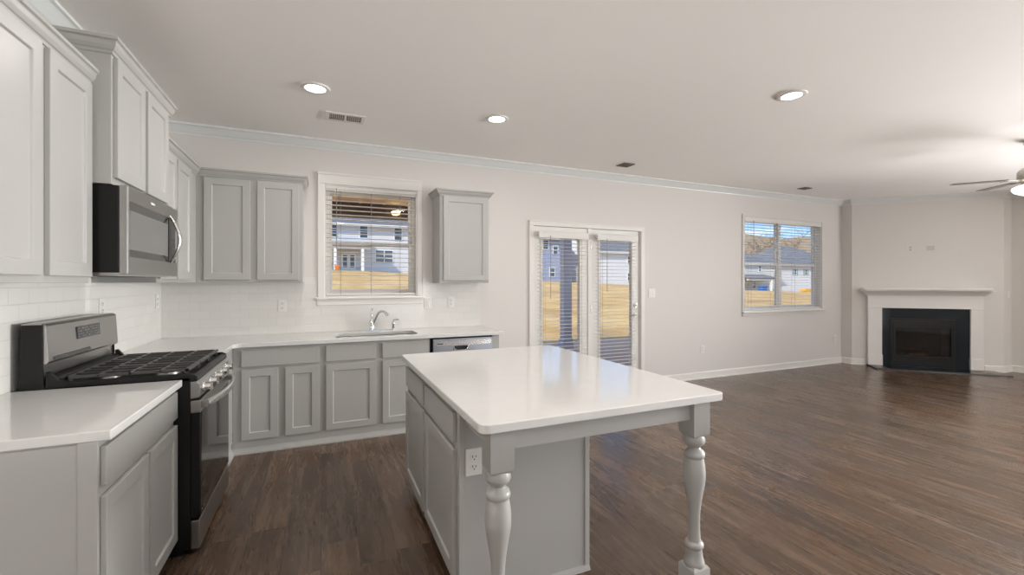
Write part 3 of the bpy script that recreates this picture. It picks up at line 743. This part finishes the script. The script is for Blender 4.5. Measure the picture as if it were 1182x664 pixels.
b = MB(); b.tube([(0, 0, 0.08), (0.004, -0.003, 0.098), (0.02, -0.014, 0.108), (0.04, -0.03, 0.106), (0.05, -0.036, 0.096)], [0.009, 0.010, 0.010, 0.009, 0.007], 12); b.build('nozzle', 'chrome', sd_, smooth=True)

# ================================================================ ISLAND
IX0, IX1, IY0, IY1 = 0.494, 1.632, 1.402, 3.008
il = MB(); il.prism(rrect(IX0, IX1, IY0, IY1, 0.035), 'z', CB, CT)
tag(il.build('countertop', 'quartz', None, bevel=0.004), 'large white quartz island worktop with rounded corners', 'countertop')
ild = thing('kitchen_island', 'grey kitchen island cabinet carrying two turned legs under the overhang', 'kitchen island', (0.535, 2.985, 0), -PI/2)
# local: x towards the camera (world -Y), y towards world +X
IL = 2.985-1.80
MB().box(0, IL, 0, 0.645, 0.098, CB).build('body', 'cab', ild, bevel=0.001)
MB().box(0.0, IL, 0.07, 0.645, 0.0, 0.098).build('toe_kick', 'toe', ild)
MB().box(IL-0.002, IL+0.006, 0.0, 0.022, 0.098, CB).build('corner_trim', 'cab', ild, bevel=0.001)
MB().box(IL-0.002, IL+0.008, 0.622, 0.647, 0.0, CB).build('corner_trim', 'cab', ild, bevel=0.001)
MB().box(IL-0.002, IL+0.003, 0.022, 0.622, 0.0, CB).build('end_panel', 'cab', ild)
MB().prism([(IL+0.003, 0.0), (IL+0.020, 0.0), (IL+0.016, 0.014), (IL+0.003, 0.022)], 'y', 0.07, 0.645).build('shoe_moulding', 'cab', ild)
add_doors(ild, [(0.02, 0.547, 0.098, 0.655), (0.592, 1.157, 0.098, 0.655)], [(0.02, 0.547, 0.690, 0.815), (0.592, 1.157, 0.690, 0.815)])
LX = [(2.985-1.486, 0.589-0.535), (2.985-1.486, 1.531-0.535)]   # leg centres in the island's frame
HW = 0.046
prof = [(0.695, 0.040), (0.682, 0.045), (0.667, 0.047), (0.655, 0.043), (0.645, 0.030), (0.637, 0.026), (0.629, 0.030), (0.621, 0.042), (0.608, 0.046), (0.598, 0.044), (0.592, 0.040), (0.56, 0.0455), (0.533, 0.048), (0.505, 0.048), (0.486, 0.0465), (0.46, 0.0425), (0.435, 0.038), (0.396, 0.0315), (0.365, 0.0275), (0.337, 0.0255), (0.30, 0.0245), (0.27, 0.0250), (0.24, 0.0265), (0.222, 0.0285), (0.216, 0.037), (0.206, 0.0410), (0.197, 0.040), (0.188, 0.033), (0.165, 0.0355), (0.145, 0.0385), (0.134, 0.043), (0.124, 0.0445), (0.115, 0.043), (0.10, 0.042)]
for lx, ly in LX:
    lg = MB(); lg.lathe(list(reversed(prof)), lx, ly, 32)
    def blk(z0, z1, top):
        rings = []
        zs = ((z0, HW), (z1, HW)) if not top else ((z0-0.012, HW*0.80), (z0-0.004, HW*0.93), (z0, HW), (z1, HW))
        if not top: zs = ((z0, HW), (z1, HW), (z1+0.005, HW*0.93), (z1+0.012, HW*0.80))
        for z, r in zs: rings.append([(lx-r, ly-r, z), (lx+r, ly-r, z), (lx+r, ly+r, z), (lx-r, ly+r, z)])
        lg.loops(rings)
    blk(0.702, CB, True); blk(0.0, 0.108, False)
    lg.build('leg', 'cab', ild, smooth=True)
ap = MB(); ap.box(LX[0][0]+HW-0.044, LX[0][0]+HW-0.022, LX[0][1]+HW, LX[1][1]-HW, 0.770, CB); ap.build('front_apron', 'cab', ild, bevel=0.001)
MB().box(IL, LX[0][0]-HW, LX[0][1]-HW+0.020, LX[0][1]-HW+0.042, 0.770, CB).build('side_apron', 'cab', ild, bevel=0.001)
MB().box(0.02, LX[1][0]-HW, LX[1][1]+HW-0.042, LX[1][1]+HW-0.020, 0.770, CB).build('side_apron', 'cab', ild, bevel=0.001)
MB().box(0.02, 0.042, 0.645, LX[1][1]+HW-0.042, 0.770, CB).build('rear_apron', 'cab', ild, bevel=0.001)

# ================================================================ OUTLETS AND SWITCHES
def outlet_parts(parent, kind='outlet', w=0.071, hgt=0.115, y=0.0, pm='plastic'):
    """plate in the parent's local xz plane, facing -y"""
    pl = MB(); pl.box(-w/2, w/2, y-0.005, y, -hgt/2, hgt/2); po = pl.build('plate', pm, parent, bevel=0.002)
    if kind == 'outlet':
        for z in (0.021, -0.021):
            s = MB(); s.prism(rrect(-0.016, 0.016, z-0.014, z+0.014, 0.008, 3), 'y', y-0.0075, y-0.005); so_ = s.build('socket', 'plastic' if pm == 'plastic' else 'grille', parent)
            q = MB(); q.box(-0.0085, -0.0055, y-0.0082, y-0.0070, z-0.001, z+0.009); q.box(0.0055, 0.0085, y-0.0082, y-0.0070, z-0.001, z+0.007); q.cyl((0, y-0.0082, z-0.008), (0, y-0.0070, z-0.008), 0.003, seg=8); q.build('slots', 'slot', so_)
    elif kind == 'jack':
        s = MB(); s.cyl((0, y-0.012, 0), (0, y-0.005, 0), 0.007, seg=12); s.build('jack', 'grille', parent)
        MB().box(-w/2+0.008, w/2-0.008, y-0.0065, y-0.005, -hgt/2+0.02, hgt/2-0.02).build('insert', 'grille', parent)
    else:
        n = max(1, round(w/0.06)) if w > 0.08 else 1
        for k in range(n):
            x = (k-(n-1)/2)*0.046
            s = MB(); s.box(x-0.0165, x+0.0165, y-0.0085, y-0.005, -0.033, 0.033); s.build('rocker', 'plastic', parent, bevel=0.0015)
def wall_outlet(label, loc, rz, kind='outlet', name='wall_outlet', **kw):
    t = thing(name, label, 'outlet' if kind != 'switch' else 'light switch', loc, rz); outlet_parts(t, kind, **kw); return t
# island outlet is a part of the island end panel
io = MB(); io.box(IL+0.003, IL+0.009, 0.065-0.036, 0.065+0.036, 0.605-0.0575, 0.605+0.0575); ioo = io.build('outlet_plate', 'plastic', ild, bevel=0.002)
for z in (0.626, 0.584):
    s = MB(); s.prism(rrect(0.065-0.016, 0.065+0.016, z-0.014, z+0.014, 0.008, 3), 'x', IL+0.009, IL+0.0115); s.build('socket', 'plastic', ioo)
    q = MB(); q.box(IL+0.0105, IL+0.0122, 0.0565, 0.0595, z-0.001, z+0.009); q.box(IL+0.0105, IL+0.0122, 0.0705, 0.0735, z-0.001, z+0.007); q.cyl((IL+0.0105, 0.065, z-0.008), (IL+0.0122, 0.065, z-0.008), 0.003, seg=8); q.build('slots', 'slot', ioo)
TY = D-0.0085
wall_outlet('white outlet on the tile below the two door wall cabinet, left of the sink', (-0.335, TY, 1.150), 0)
wall_outlet('white outlet on the tile below the single door wall cabinet', (1.300, TY, 1.155), 0)
wall_outlet('white rocker switch on the tile just right of the kitchen window apron', (1.045, TY, 1.150), 0, 'switch', 'light_switch')
wall_outlet('white outlet on the side tile just past the range back guard', (XL+0.0085, 3.556, 1.215), PI/2)
wall_outlet('white outlet on the side tile in the worktop corner', (XL+0.0085, 4.575, 1.21), PI/2)
wall_outlet('double rocker switch on the wall right of the patio door', (4.075, D-0.0005, 1.225), 0, 'switch', 'light_switch', w=0.116)
wall_outlet('low white outlet on the wall between the patio door and twin window', (4.985, D-0.0005, 0.42), 0)
wall_outlet('low white outlet beneath the twin window near the fireplace corner', (7.98, D-0.0005, 0.42), 0)
def fpt(x, y): return (FP[0]+x*s45+y*s45, FP[1]-x*s45+y*s45)
for x, lb, kd in ((0.765, 'plate with a flat socket above the mantel, the left one of two', 'outlet'), (1.022, 'plate with a round jack above the mantel, the right one of two', 'jack')):
    a, b_ = fpt(x, -0.0005); wall_outlet('white wall '+lb, (a, b_, 1.915), FR, kd, 'wall_outlet', w=0.115, hgt=0.115, pm='wall')
wall_outlet('white rocker switch on the narrow return wall right of the fireplace', (9.655, 3.1795, 1.185), 0, 'switch', 'light_switch')

# ================================================================ FIREPLACE
fs = thing('fireplace_surround', 'white wooden mantel surround of the corner fireplace', 'fireplace', FP, FR)
ms = MB(); ms.box(0.105, 1.675, -0.205, -0.001, 1.243, 1.276); ms.build('mantel_shelf', 'trim', fs, bevel=0.004)
cm = MB(); cm.sweep([(0.185, -0.001), (0.185, -0.066), (1.637, -0.066), (1.637, -0.001)], [(0, 1.15), (0.010, 1.15), (0.014, 1.165), (0.022, 1.172), (0.060, 1.215), (0.070, 1.222), (0.095, 1.226), (0.095, 1.243), (0, 1.243)]); cm.build('bed_moulding', 'trim', fs)
MB().box(0.190, 1.632, -0.064, -0.001, 0.958, 1.243).build('frieze', 'trim', fs, bevel=0.002)
MB().box(0.186, 1.636, -0.074, -0.001, 0.955, 0.970).build('frieze_bead', 'trim', fs, bevel=0.003)
for a, b_ in ((0.194, 0.382), (1.482, 1.632)):
    p_ = MB(); p_.box(a, b_, -0.060, -0.001, 0.02, 0.958); po = p_.build('pilaster', 'trim', fs, bevel=0.003)
    q = MB(); q.box(a-0.004, b_+0.004, -0.072, -0.001, 0.02, 0.185); q.box(a-0.002, b_+0.002, -0.067, -0.001, 0.185, 0.200); q.build('plinth', 'trim', po, bevel=0.003)
MB().plate([(0.382, 0.02), (0.500, 0.02), (0.500, 0.790), (1.322, 0.790), (1.322, 0.02), (1.482, 0.02), (1.482, 0.955), (0.382, 0.955)], [], -0.030, -0.001, 'y').build('tile_surround', 'tile_black', fs)
ins = thing('fireplace_insert', 'black gas fireplace insert with a glass front', 'fireplace insert', FP, FR)
MB().plate(R4(0.502, 1.320, 0.022, 0.788), [R4(0.560, 1.262, 0.190, 0.655)], -0.034, -0.004, 'y').build('face_frame', 'black', ins, bevel=0.003)
MB().plate(R4(0.535, 1.287, 0.165, 0.700), [R4(0.565, 1.257, 0.195, 0.650)], -0.046, -0.034, 'y').build('door_frame', 'black', ins, bevel=0.003)
for z in (0.715, 0.735, 0.755, 0.050, 0.075, 0.100, 0.125): MB().box(0.52, 1.30, -0.040, -0.034, z, z+0.009).build('louver', 'black', ins)
fb = MB(); fb.box(0.53, 1.29, 0.30, 0.31, 0.10, 0.76); fb.box(0.53, 0.54, -0.004, 0.31, 0.10, 0.76); fb.box(1.28, 1.29, -0.004, 0.31, 0.10, 0.76); fb.box(0.53, 1.29, -0.004, 0.31, 0.76, 0.77); fb.box(0.53, 1.29, -0.004, 0.31, 0.16, 0.18); fb.build('firebox', 'fire_in', ins)
MB().box(0.560, 1.262, -0.024, -0.019, 0.190, 0.655).build('glass_front', 'fire_glass', ins)
for k, (p0, p1, r) in enumerate((((0.64, 0.15, 0.225), (1.18, 0.17, 0.235), 0.042), ((0.68, 0.07, 0.215), (1.00, 0.09, 0.225), 0.036), ((0.74, 0.20, 0.30), (1.02, 0.05, 0.29), 0.030), ((1.12, 0.20, 0.31), (0.93, 0.06, 0.27), 0.028))):
    lgm = MB(); q0, q1 = Vector(p0), Vector(p1); n = 8
    lgm.tube([q0.lerp(q1, i/n)+Vector((0, random.uniform(-.008, .008), random.uniform(-.006, .006))) for i in range(n+1)], [r*random.uniform(0.85, 1.1) for _ in range(n+1)], 10); lgm.build('gas_log', 'log', ins, smooth=True)
em = MB()
for k in range(16):
    x = random.uniform(0.74, 1.02); y = random.uniform(0.015, 0.05); em.box(x, x+random.uniform(0.008, 0.03), y, y+0.015, 0.205, 0.205+random.uniform(0.006, 0.014))
em.build('ember_bed', 'ember', ins)
he = thing('hearth', 'low hearth with a black tile centre in front of the corner fireplace', 'hearth', FP, FR)
MB().box(0.382, 1.482, -0.395, -0.001, 0.0, 0.02).build('tile_slab', 'tile_black', he)
for a, b_ in ((0.205, 0.382), (1.482, 1.775)): MB().box(a, b_, -0.395, -0.001, 0.0, 0.018).build('side_slab', 'floor', he)
MB().prism([(-0.416, 0.0), (-0.395, 0.0), (-0.395, 0.02), (-0.405, 0.018)], 'x', 0.19, 1.79).build('edge_strip', 'edge_trim', he)
MB().box(0.190, 0.205, -0.416, -0.001, 0.0, 0.02).build('edge_strip', 'edge_trim', he)

# ================================================================ CEILING FIXTURES
def recessed(label, x, y, lit=True):
    t = thing('recessed_light', label, 'ceiling light', (x, y, H-0.012), 0, 'recessed ceiling lights')
    r = MB(); r.b
    rg_ = [(0.012, 0.098), (0.004, 0.097), (0.0, 0.090), (0.002, 0.070), (0.010, 0.064)]
    rings = [[(q*math.cos(2*PI*k/32), q*math.sin(2*PI*k/32), z) for k in range(32)] for z, q in rg_]
    r.loops(rings, caps=False); r.build('trim_ring', 'plastic', t, smooth=True)
    l_ = MB(); l_.lathe([(0.011, 0.066), (0.007, 0.066), (0.0055, 0.05), (0.005, 0.002)], 0, 0, 32); l_.build('lens', 'lens', t, smooth=True)
    if lit: area((x, y, H-0.0085), (0, 0, -1), 0.124, 0.124, DOWN, WARM, 'DISK', PI*0.94)
    return t
recessed('round recessed ceiling light over the range end of the kitchen', -0.037, 3.428)
recessed('round recessed ceiling light above the single door wall cabinet', 1.363, 3.468)
recessed('round recessed ceiling light over the living side of the island', 3.190, 2.168)
for (x, y) in ((-0.04, 1.30), (1.40, 1.00), (3.20, -0.60), (5.6, -1.4), (8.0, -0.6), (0.4, -1.4)):  # unseen ceiling lamps added to light the room
    area((x, y, H-0.020), (0, 0, -1), 0.14, 0.14, DOWN, WARM, 'DISK', PI*0.94)
    t = MB(); t.lathe([(0.011, 0.092), (0.004, 0.092), (0.0, 0.080), (0.005, 0.070), (0.005, 0.002)], 0, 0, 28)
    o = t.build('recessed_light', 'lens', None, smooth=True, loc=(x, y, H-0.0115)); tag(o, 'added round fill light in the ceiling outside the view', 'ceiling light', 'added fill lights outside the view')

def ceiling_vent(label, x, y, w, d, mat, two):
    t = thing('ceiling_vent', label, 'vent', (x, y, H-0.010))
    holes = [R4(-w/2+0.03, -0.008, -d/2+0.03, d/2-0.03), R4(0.008, w/2-0.03, -d/2+0.03, d/2-0.03)] if two else [R4(-w/2+0.02, w/2-0.02, -d/2+0.02, d/2-0.02)]
    MB().plate(R4(-w/2, w/2, -d/2, d/2), holes, 0.0, 0.0095, 'z').build('frame', 'plastic' if two else mat, t, bevel=0.002)
    MB().box(-w/2+0.01, w/2-0.01, -d/2+0.01, d/2-0.01, 0.0085, 0.0098).build('backing', 'vent_hole', t)
    s = MB()
    n = int((w-0.06)/0.016)
    for k in range(n):
        xx = -w/2+0.034+k*0.016
        if two and abs(xx+0.003) < 0.014: continue
        s.box(xx, xx+0.006, -d/2+0.028, d/2-0.028, 0.001, 0.0085)
    s.build('louvers', mat, t)
    return t
ceiling_vent('white two part ceiling vent near the first recessed light', 0.187, 3.945, 0.310, 0.200, 'grille', True)
ceiling_vent('small dark ceiling vent above the patio door', 3.285, 4.222, 0.155, 0.155, 'vent_dark', False)
ceiling_vent('small dark ceiling vent above the twin window', 6.52, 4.235, 0.155, 0.120, 'vent_dark', False)

FX, FY, FZ = 6.385, 1.928, 2.39
fan = thing('ceiling_fan', 'brushed nickel ceiling fan with a lit frosted bowl', 'ceiling fan', (FX, FY, FZ))
b = MB(); b.lathe([(H-FZ-0.0005, 0.072), (H-FZ-0.03, 0.070), (H-FZ-0.06, 0.045), (H-FZ-0.07, 0.018)], 0, 0, 28); b.build('canopy', 'nickel', fan, smooth=True)
MB().cyl((0, 0, 0.10), (0, 0, H-FZ-0.06), 0.013).build('downrod', 'nickel', fan, smooth=True)
b = MB(); b.lathe([(-0.035, 0.07), (-0.025, 0.085), (0.0, 0.11), (0.02, 0.115), (0.07, 0.112), (0.10, 0.085), (0.115, 0.03)], 0, 0, 32); b.build('motor', 'nickel', fan, smooth=True)
b = MB(); b.lathe([(-0.058, 0.085), (-0.036, 0.085), (-0.034, 0.05)], 0, 0, 28); b.build('light_ring', 'nickel', fan, smooth=True)
b = MB(); b.lathe([(-0.060, 0.086), (-0.072, 0.120), (-0.085, 0.145), (-0.105, 0.150), (-0.130, 0.135), (-0.155, 0.09), (-0.168, 0.03), (-0.170, 0.002)], 0, 0, 32); b.build('light_bowl', 'bowl', fan, smooth=True)
fl = bpy.data.lights.new('fan lamp', 'POINT'); fl.energy = FANLAMP; fl.shadow_soft_size = 0.12; fl.color = WARM
flo = bpy.data.objects.new('fan_lamp', fl); C.objects.link(flo); flo.location = (FX, FY, FZ-0.33)
for k in range(5):
    a = math.radians(128.6-72*k)
    ca, sa = math.cos(a), math.sin(a)
    bl = MB(); th = 0.006; pitch = math.radians(-3)
    o2 = [(0.19, 0.044), (0.30, 0.054), (0.45, 0.060), (0.56, 0.058), (0.595, 0.046), (0.60, 0.028)]
    outline = [(r, h_) for r, h_ in o2] + [(r, -h_) for r, h_ in reversed(o2)]
    def T(r, h_, z):
        y = h_*math.cos(pitch)-z*math.sin(pitch); zz = h_*math.sin(pitch)+z*math.cos(pitch)
        return (r*ca-y*sa, r*sa+y*ca, zz-0.004)
    A = [bl.b.verts.new(T(r, h_, -th/2)) for r, h_ in outline]; B = [bl.b.verts.new(T(r, h_, th/2)) for r, h_ in outline]
    bl.b.faces.new(A[::-1]); bl.b.faces.new(B); n = len(outline)
    for i in range(n): bl.b.faces.new((A[i], A[(i+1) % n], B[(i+1) % n], B[i]))
    blo = bl.build('blade', 'blade', fan)
    ir = MB(); ir.tube([(0.09*ca, 0.09*sa, -0.01), (0.15*ca, 0.15*sa, -0.012), (0.23*ca, 0.23*sa, -0.012)], [0.012, 0.014, 0.016], 8, (1.6, 0.4)); ir.build('blade_iron', 'nickel', blo, smooth=True)

# ================================================================ OUTSIDE
GX = lambda x: 3.15-0.048*x      # crest of the lawn
def ground(x, y):
    f = min(1.0, max(0.0, (y-9.2)/50.0)); return -0.16+(GX(x)+0.16)*f
lw = MB(); nx, ny = 34, 30
xs = [-40+i*(230/nx) for i in range(nx+1)]; ys = [4.9+(j/ny)**1.6*215 for j in range(ny+1)]
gv = [[lw.b.verts.new((x, y, ground(x, y)-0.04)) for x in xs] for y in ys]
for j in range(ny):
    for i in range(nx): lw.b.faces.new((gv[j][i], gv[j][i+1], gv[j+1][i+1], gv[j+1][i]))
struct(lw.build('lawn', 'lawn', None, smooth=False))
struct(MB().box(-3.0, 9.0, D+TW+0.001, 9.25, -0.17, -0.05).build('deck_floor', 'deck'))
# covered porch of this house
struct(MB().box(-3.0, 5.05, D+TW+0.001, 8.30, 2.77, 2.87).build('porch_ceiling', 'porch_ceiling'))
bt = MB(); [bt.box(-3.0+k*0.4, -2.95+k*0.4, 7.55, 8.08, 2.745, 2.7695) for k in range(20)]; struct(bt.build('trim_2', 'porch_ceiling'))
struct(MB().box(-3.0, 5.0, 8.09, 8.27, 2.51, 2.77).build('porch_beam', 'beam'))
pp = thing('porch_post', 'square pale blue porch post outside the fixed patio door leaf', 'post', (4.80, 8.18, -0.05))
MB().box(-0.095, 0.095, -0.09, 0.09, 0.0, 2.56).build('shaft', 'post', pp, bevel=0.004)
q = MB(); q.box(-0.125, 0.125, -0.12, 0.12, 0.0, 0.16); q.box(-0.112, 0.112, -0.107, 0.107, 0.16, 0.22); q.build('base', 'post', pp, bevel=0.006)
pl = thing('porch_light', 'small lit porch lamp on the dark beam outside the kitchen window', 'lamp', (1.22, 8.0895, 2.60))
MB().box(-0.05, 0.05, -0.015, 0.0, -0.04, 0.04).build('back_plate', 'nickel', pl, bevel=0.003)
b = MB(); b.lathe([(-0.035, 0.03), (-0.02, 0.075), (0.02, 0.08), (0.035, 0.05)], 0, -0.095, 20); b.build('shade', 'porch_lamp', pl, smooth=True)

def far_window(root, x, z, w_, h_, y, grid=(1, 2), shutters=False):
    f = MB(); f.plate(R4(x-w_/2-0.09, x+w_/2+0.09, z-h_/2-0.09, z+h_/2+0.09), [R4(x-w_/2, x+w_/2, z-h_/2, z+h_/2)], y-0.08, y-0.001, 'y')
    for k in range(1, grid[1]): zz = z-h_/2+h_*k/grid[1]; f.box(x-w_/2, x+w_/2, y-0.06, y-0.01, zz-0.04, zz+0.04)
    for k in range(1, grid[0]): xx = x-w_/2+w_*k/grid[0]; f.box(xx-0.05, xx+0.05, y-0.06, y-0.01, z-h_/2, z+h_/2)
    fo = f.build('window', 'house_trim', root)
    MB().box(x-w_/2, x+w_/2, y-0.03, y-0.001, z-h_/2, z+h_/2).build('pane', 'pane', fo)
    if shutters:
        for s_ in (-1, 1): MB().box(x+s_*(w_/2+0.28)-0.17, x+s_*(w_/2+0.28)+0.17, y-0.06, y-0.001, z-h_/2-0.08, z+h_/2+0.08).build('shutter', 'shutter', fo)
def house(label, x0, x1, y, depth, zg, eave, ridge, siding, windows, gable=False, hip=None):
    r = thing('house', label, 'house', ((x0+x1)/2, y, zg))
    hw = (x1-x0)/2; e = eave-zg; rd = ridge-zg; ov = 0.5
    b = MB(); b.box(-hw, hw, 0, depth, -1.2, e)
    if hip: pass
    elif gable: b.prism([(-hw, e), (hw, e), (0, rd-0.1)], 'y', 0.0, depth)
    else: b.prism([(0.0, e), (depth, e), (depth/2, rd-0.1)], 'x', -hw, hw)
    b.build('walls', siding, r)
    rf = MB()
    if hip:
        v_ = [rf.b.verts.new(q) for q in ((-hw-ov, -ov, e), (hw+ov, -ov, e), (hw+ov, depth+ov, e), (-hw-ov, depth+ov, e), (-hw+hip, depth/2, rd), (hw-hip, depth/2, rd))]
        for f_ in ((0, 1, 5, 4), (2, 3, 4, 5), (1, 2, 5), (3, 0, 4), (3, 2, 1, 0)): rf.b.faces.new([v_[i] for i in f_])
        k = 0
    elif gable:
        k = (rd-e)/hw
        for s_ in (-1, 1): rf.prism([(s_*(hw+ov), e-k*ov), (0, rd), (0, rd+0.22), (s_*(hw+ov), e-k*ov+0.22)], 'y', -ov, depth+ov)
    else:
        k = (rd-e)/(depth/2)
        rf.prism([(-ov, e-k*ov), (depth/2, rd), (depth/2, rd+0.22), (-ov, e-k*ov+0.22)], 'x', -hw-ov, hw+ov)
        rf.prism([(depth+ov, e-k*ov), (depth/2, rd), (depth/2, rd+0.22), (depth+ov, e-k*ov+0.22)], 'x', -hw-ov, hw+ov)
    rf.build('roof', 'shingle', r)
    if not gable: MB().box(-hw-ov, hw+ov, -ov-0.06, -ov, e-k*ov-0.05, e-k*ov+0.24).build('fascia', 'house_trim', r)
    for (x, z, w_, h_, g_, sh) in windows: far_window(r, x-(x0+x1)/2, z-zg, w_, h_, 0.0, g_, sh)
    return r
def porch(r, x0, x1, dpt, z_roof, z_eave, posts, zb=-1.0, mat='shingle'):
    pr = MB(); pr.prism([(-dpt-0.3, z_eave), (0.0, z_roof), (0.0, z_roof+0.2), (-dpt-0.3, z_eave+0.2)], 'x', x0-0.3, x1+0.3); pr.build('porch_roof', mat, r)
    MB().box(x0-0.2, x1+0.2, -dpt-0.15, -dpt+0.15, z_eave-0.28, z_eave+0.05).build('porch_beam', 'house_trim', r)
    for x in posts: MB().box(x-0.17, x+0.17, -dpt-0.17, -dpt+0.17, zb, z_eave-0.25).build('porch_post', 'house_trim', r)
W2G = (1, 2)
hA = house('white two storey house with a deep porch seen through the kitchen window', -8, 17, 62, 11, 2.85, 9.2, 13.0, 'siding_white',
    [(1.35, 8.1, 0.95, 1.55, W2G, False), (5.25, 8.1, 0.95, 1.55, W2G, False), (9.75, 8.0, 0.95, 1.55, W2G, False), (7.9, 4.9, 2.2, 1.55, (2, 3), False), (13.5, 4.9, 1.0, 1.55, W2G, False)])
porch(hA, -9.5, 1.2, 3.2, 3.7, 3.0, (-2.9, 0.35))
dA = MB(); dA.plate(R4(-2.05, -0.25, 0.0, 2.35), [R4(-1.85, -1.35, 0.5, 2.1), R4(-0.95, -0.45, 0.5, 2.1)], -0.06, -0.001, 'y'); dAo = dA.build('door', 'house_trim', hA)
MB().box(-1.9, -0.4, -0.03, -0.001, 0.45, 2.15).build('pane', 'pane', dAo)
for x, m_, l_ in ((0.95, 'green_bin', 'green plastic yard bin on the far porch'), (1.75, 'orange_toy', 'orange plastic yard bin on the far porch')):
    t = MB(); t.loops([[(-q, -q, z), (q, -q, z), (q, q, z), (-q, q, z)] for z, q in ((0.0, 0.20), (0.55, 0.26), (0.58, 0.28), (0.62, 0.28), (0.68, 0.2))]); tag(t.build('yard_bin', m_, None, loc=(x, 57.0, ground(x, 57.0)-0.05)), l_, 'bin')
hB = house('pale blue two storey house behind the porch post', 22, 36.3, 63, 10, 1.6, 8.6, 12.0, 'siding_blue', [(33.2, 7.4, 0.9, 1.4, W2G, False), (35.0, 6.6, 0.8, 1.3, W2G, False), (34.4, 3.0, 0.9, 1.4, W2G, False), (31.0, 3.0, 0.9, 1.4, W2G, False)])
hC = house('small red brick house with a gable beyond the patio door', 46.6, 55.0, 84, 9, 0.9, 4.1, 6.4, 'brick', [(48.8, 3.0, 0.9, 1.3, W2G, False), (51.4, 3.0, 0.9, 1.3, W2G, False)], True)
hD = house('white house with a grey roof seen through the hinged patio door leaf', 40.2, 58, 62, 10, 1.05, 6.7, 10.6, 'siding_white', [(49.2, 5.2, 1.1, 1.3, W2G, False), (49.2, 2.3, 1.1, 1.4, W2G, False), (54, 5.2, 1.1, 1.3, W2G, False)])
hE = house('pale two storey house with a side porch seen through the twin window', 64, 87.0, 62, 14, -0.7, 5.0, 9.4, 'siding_cream', [(81.5, 4.1, 0.6, 1.1, W2G, False), (86.2, 4.1, 0.6, 1.1, W2G, False), (79.8, 0.9, 0.9, 1.3, W2G, False)], hip=9.0)
porch(hE, -1.0, 7.0, 3.0, 3.4, 2.7, (5.3,))
hF = house('pale house with green shutters seen at the far end of the twin window', 89.5, 114, 64, 14, -1.0, 4.9, 9.9, 'siding_white', [(95.3, 3.6, 0.75, 1.3, W2G, True), (98.9, 3.6, 0.75, 1.3, W2G, True)], hip=9.0)
t = MB(); t.loops([[(-q*1.6, -q, z), (q*1.6, -q, z), (q*1.6, q, z), (-q*1.6, q, z)] for z, q in ((0.0, 0.36), (1.1, 0.46), (1.15, 0.5), (1.25, 0.5), (1.3, 0.4))]); tag(t.build('yard_bin', 'blue_bin', None, loc=(77.6, 58.4, ground(77.6, 58.4)-0.05)), 'blue plastic yard bin beside the far porch', 'bin')
lp = thing('lumber_stack', 'stack of yellow lumber on the far lawn', 'lumber', (92.2, 59.0, ground(92.2, 59.0)+0.05))
random.seed(11)
for k in range(5):
    for j in range(4):
        MB().box(-2.0+random.uniform(-.1, .1), 2.0+random.uniform(-.1, .1), -0.6+j*0.3, -0.32+j*0.3, k*0.27-0.1, k*0.27+0.15).build('board', 'lumber', lp)
# trees behind the houses
def tree(label, x, y, h_, seed, leafy=False, group=None):
    rnd = random.Random(seed)
    t = thing('tree', label, 'tree', (x, y, ground(x, y)-0.1), rnd.uniform(0, 6), group)
    b = MB(); twigs = MB()
    top = Vector((rnd.uniform(-.4, .4), rnd.uniform(-.4, .4), h_*0.62))
    b.tube([(0, 0, 0), top*0.5, top], [0.03*h_/1.6, 0.022*h_/1.6, 0.012*h_/1.6], 7)
    b.build('trunk', 'bark', t)
    ends = []
    for k in range(16):
        f = rnd.uniform(0.4, 1.0); p0 = top*f; a = rnd.uniform(0, 2*PI); ln = h_*rnd.uniform(0.22, 0.42)
        p1 = p0+Vector((math.cos(a)*ln*0.65, math.sin(a)*ln*0.65, ln*0.75)); twigs.tube([p0, p1], [0.09, 0.035], 5); 
        for m_ in range(9):
            g_ = rnd.uniform(0.3, 1.0); q0 = p0.lerp(p1, g_); a2 = rnd.uniform(0, 2*PI); l2 = ln*rnd.uniform(0.25, 0.55)
            q1 = q0+Vector((math.cos(a2)*l2*0.7, math.sin(a2)*l2*0.7, l2*0.7)); twigs.tube([q0, q1], [0.045, 0.02], 4); ends.append(q1)
    if not leafy: twigs.build('branches', 'bark', t)
    else:
        for q in ends:
            for m_ in range(5):
                c_ = q+Vector((rnd.gauss(0, .5), rnd.gauss(0, .5), rnd.gauss(0, .5))); u_ = Vector((rnd.gauss(0, 1), rnd.gauss(0, 1), rnd.gauss(0, 1))).normalized()*0.4; w_ = u_.orthogonal().normalized()*0.25
                twigs.b.faces.new([twigs.b.verts.new(v_) for v_ in (c_-u_, c_+w_, c_+u_, c_-w_)])
        twigs.build('crown', 'leaf', t)
    return t
tree('yellow green leafy tree beyond the brick house', 64, 105, 13.5, 5, True)
for i in range(12):
    x = 126+i*7.5+random.uniform(-1, 1); tree('bare brown tree on the rise behind the far roofs', x, 108+(i%2)*16+random.uniform(-3, 3), random.uniform(22, 27), 20+i, False, 'bare trees behind the houses')
hl = MB(); n = 40
rings = []
for j, (yy, zz) in enumerate(((130, -4), (160, 21), (210, 33))):
    rings.append([(115+k*8, yy, -4+(zz+4)*min(1, (k+0.5)/9)+1.5*math.sin(k*0.7+j)) for k in range(n)])
RR = [[hl.b.verts.new(q) for q in r] for r in rings]
for i in range(2):
    for k in range(n-1): hl.b.faces.new((RR[i][k], RR[i][k+1], RR[i+1][k+1], RR[i+1][k]))
struct(hl.build('hill', 'hill', None, smooth=True))
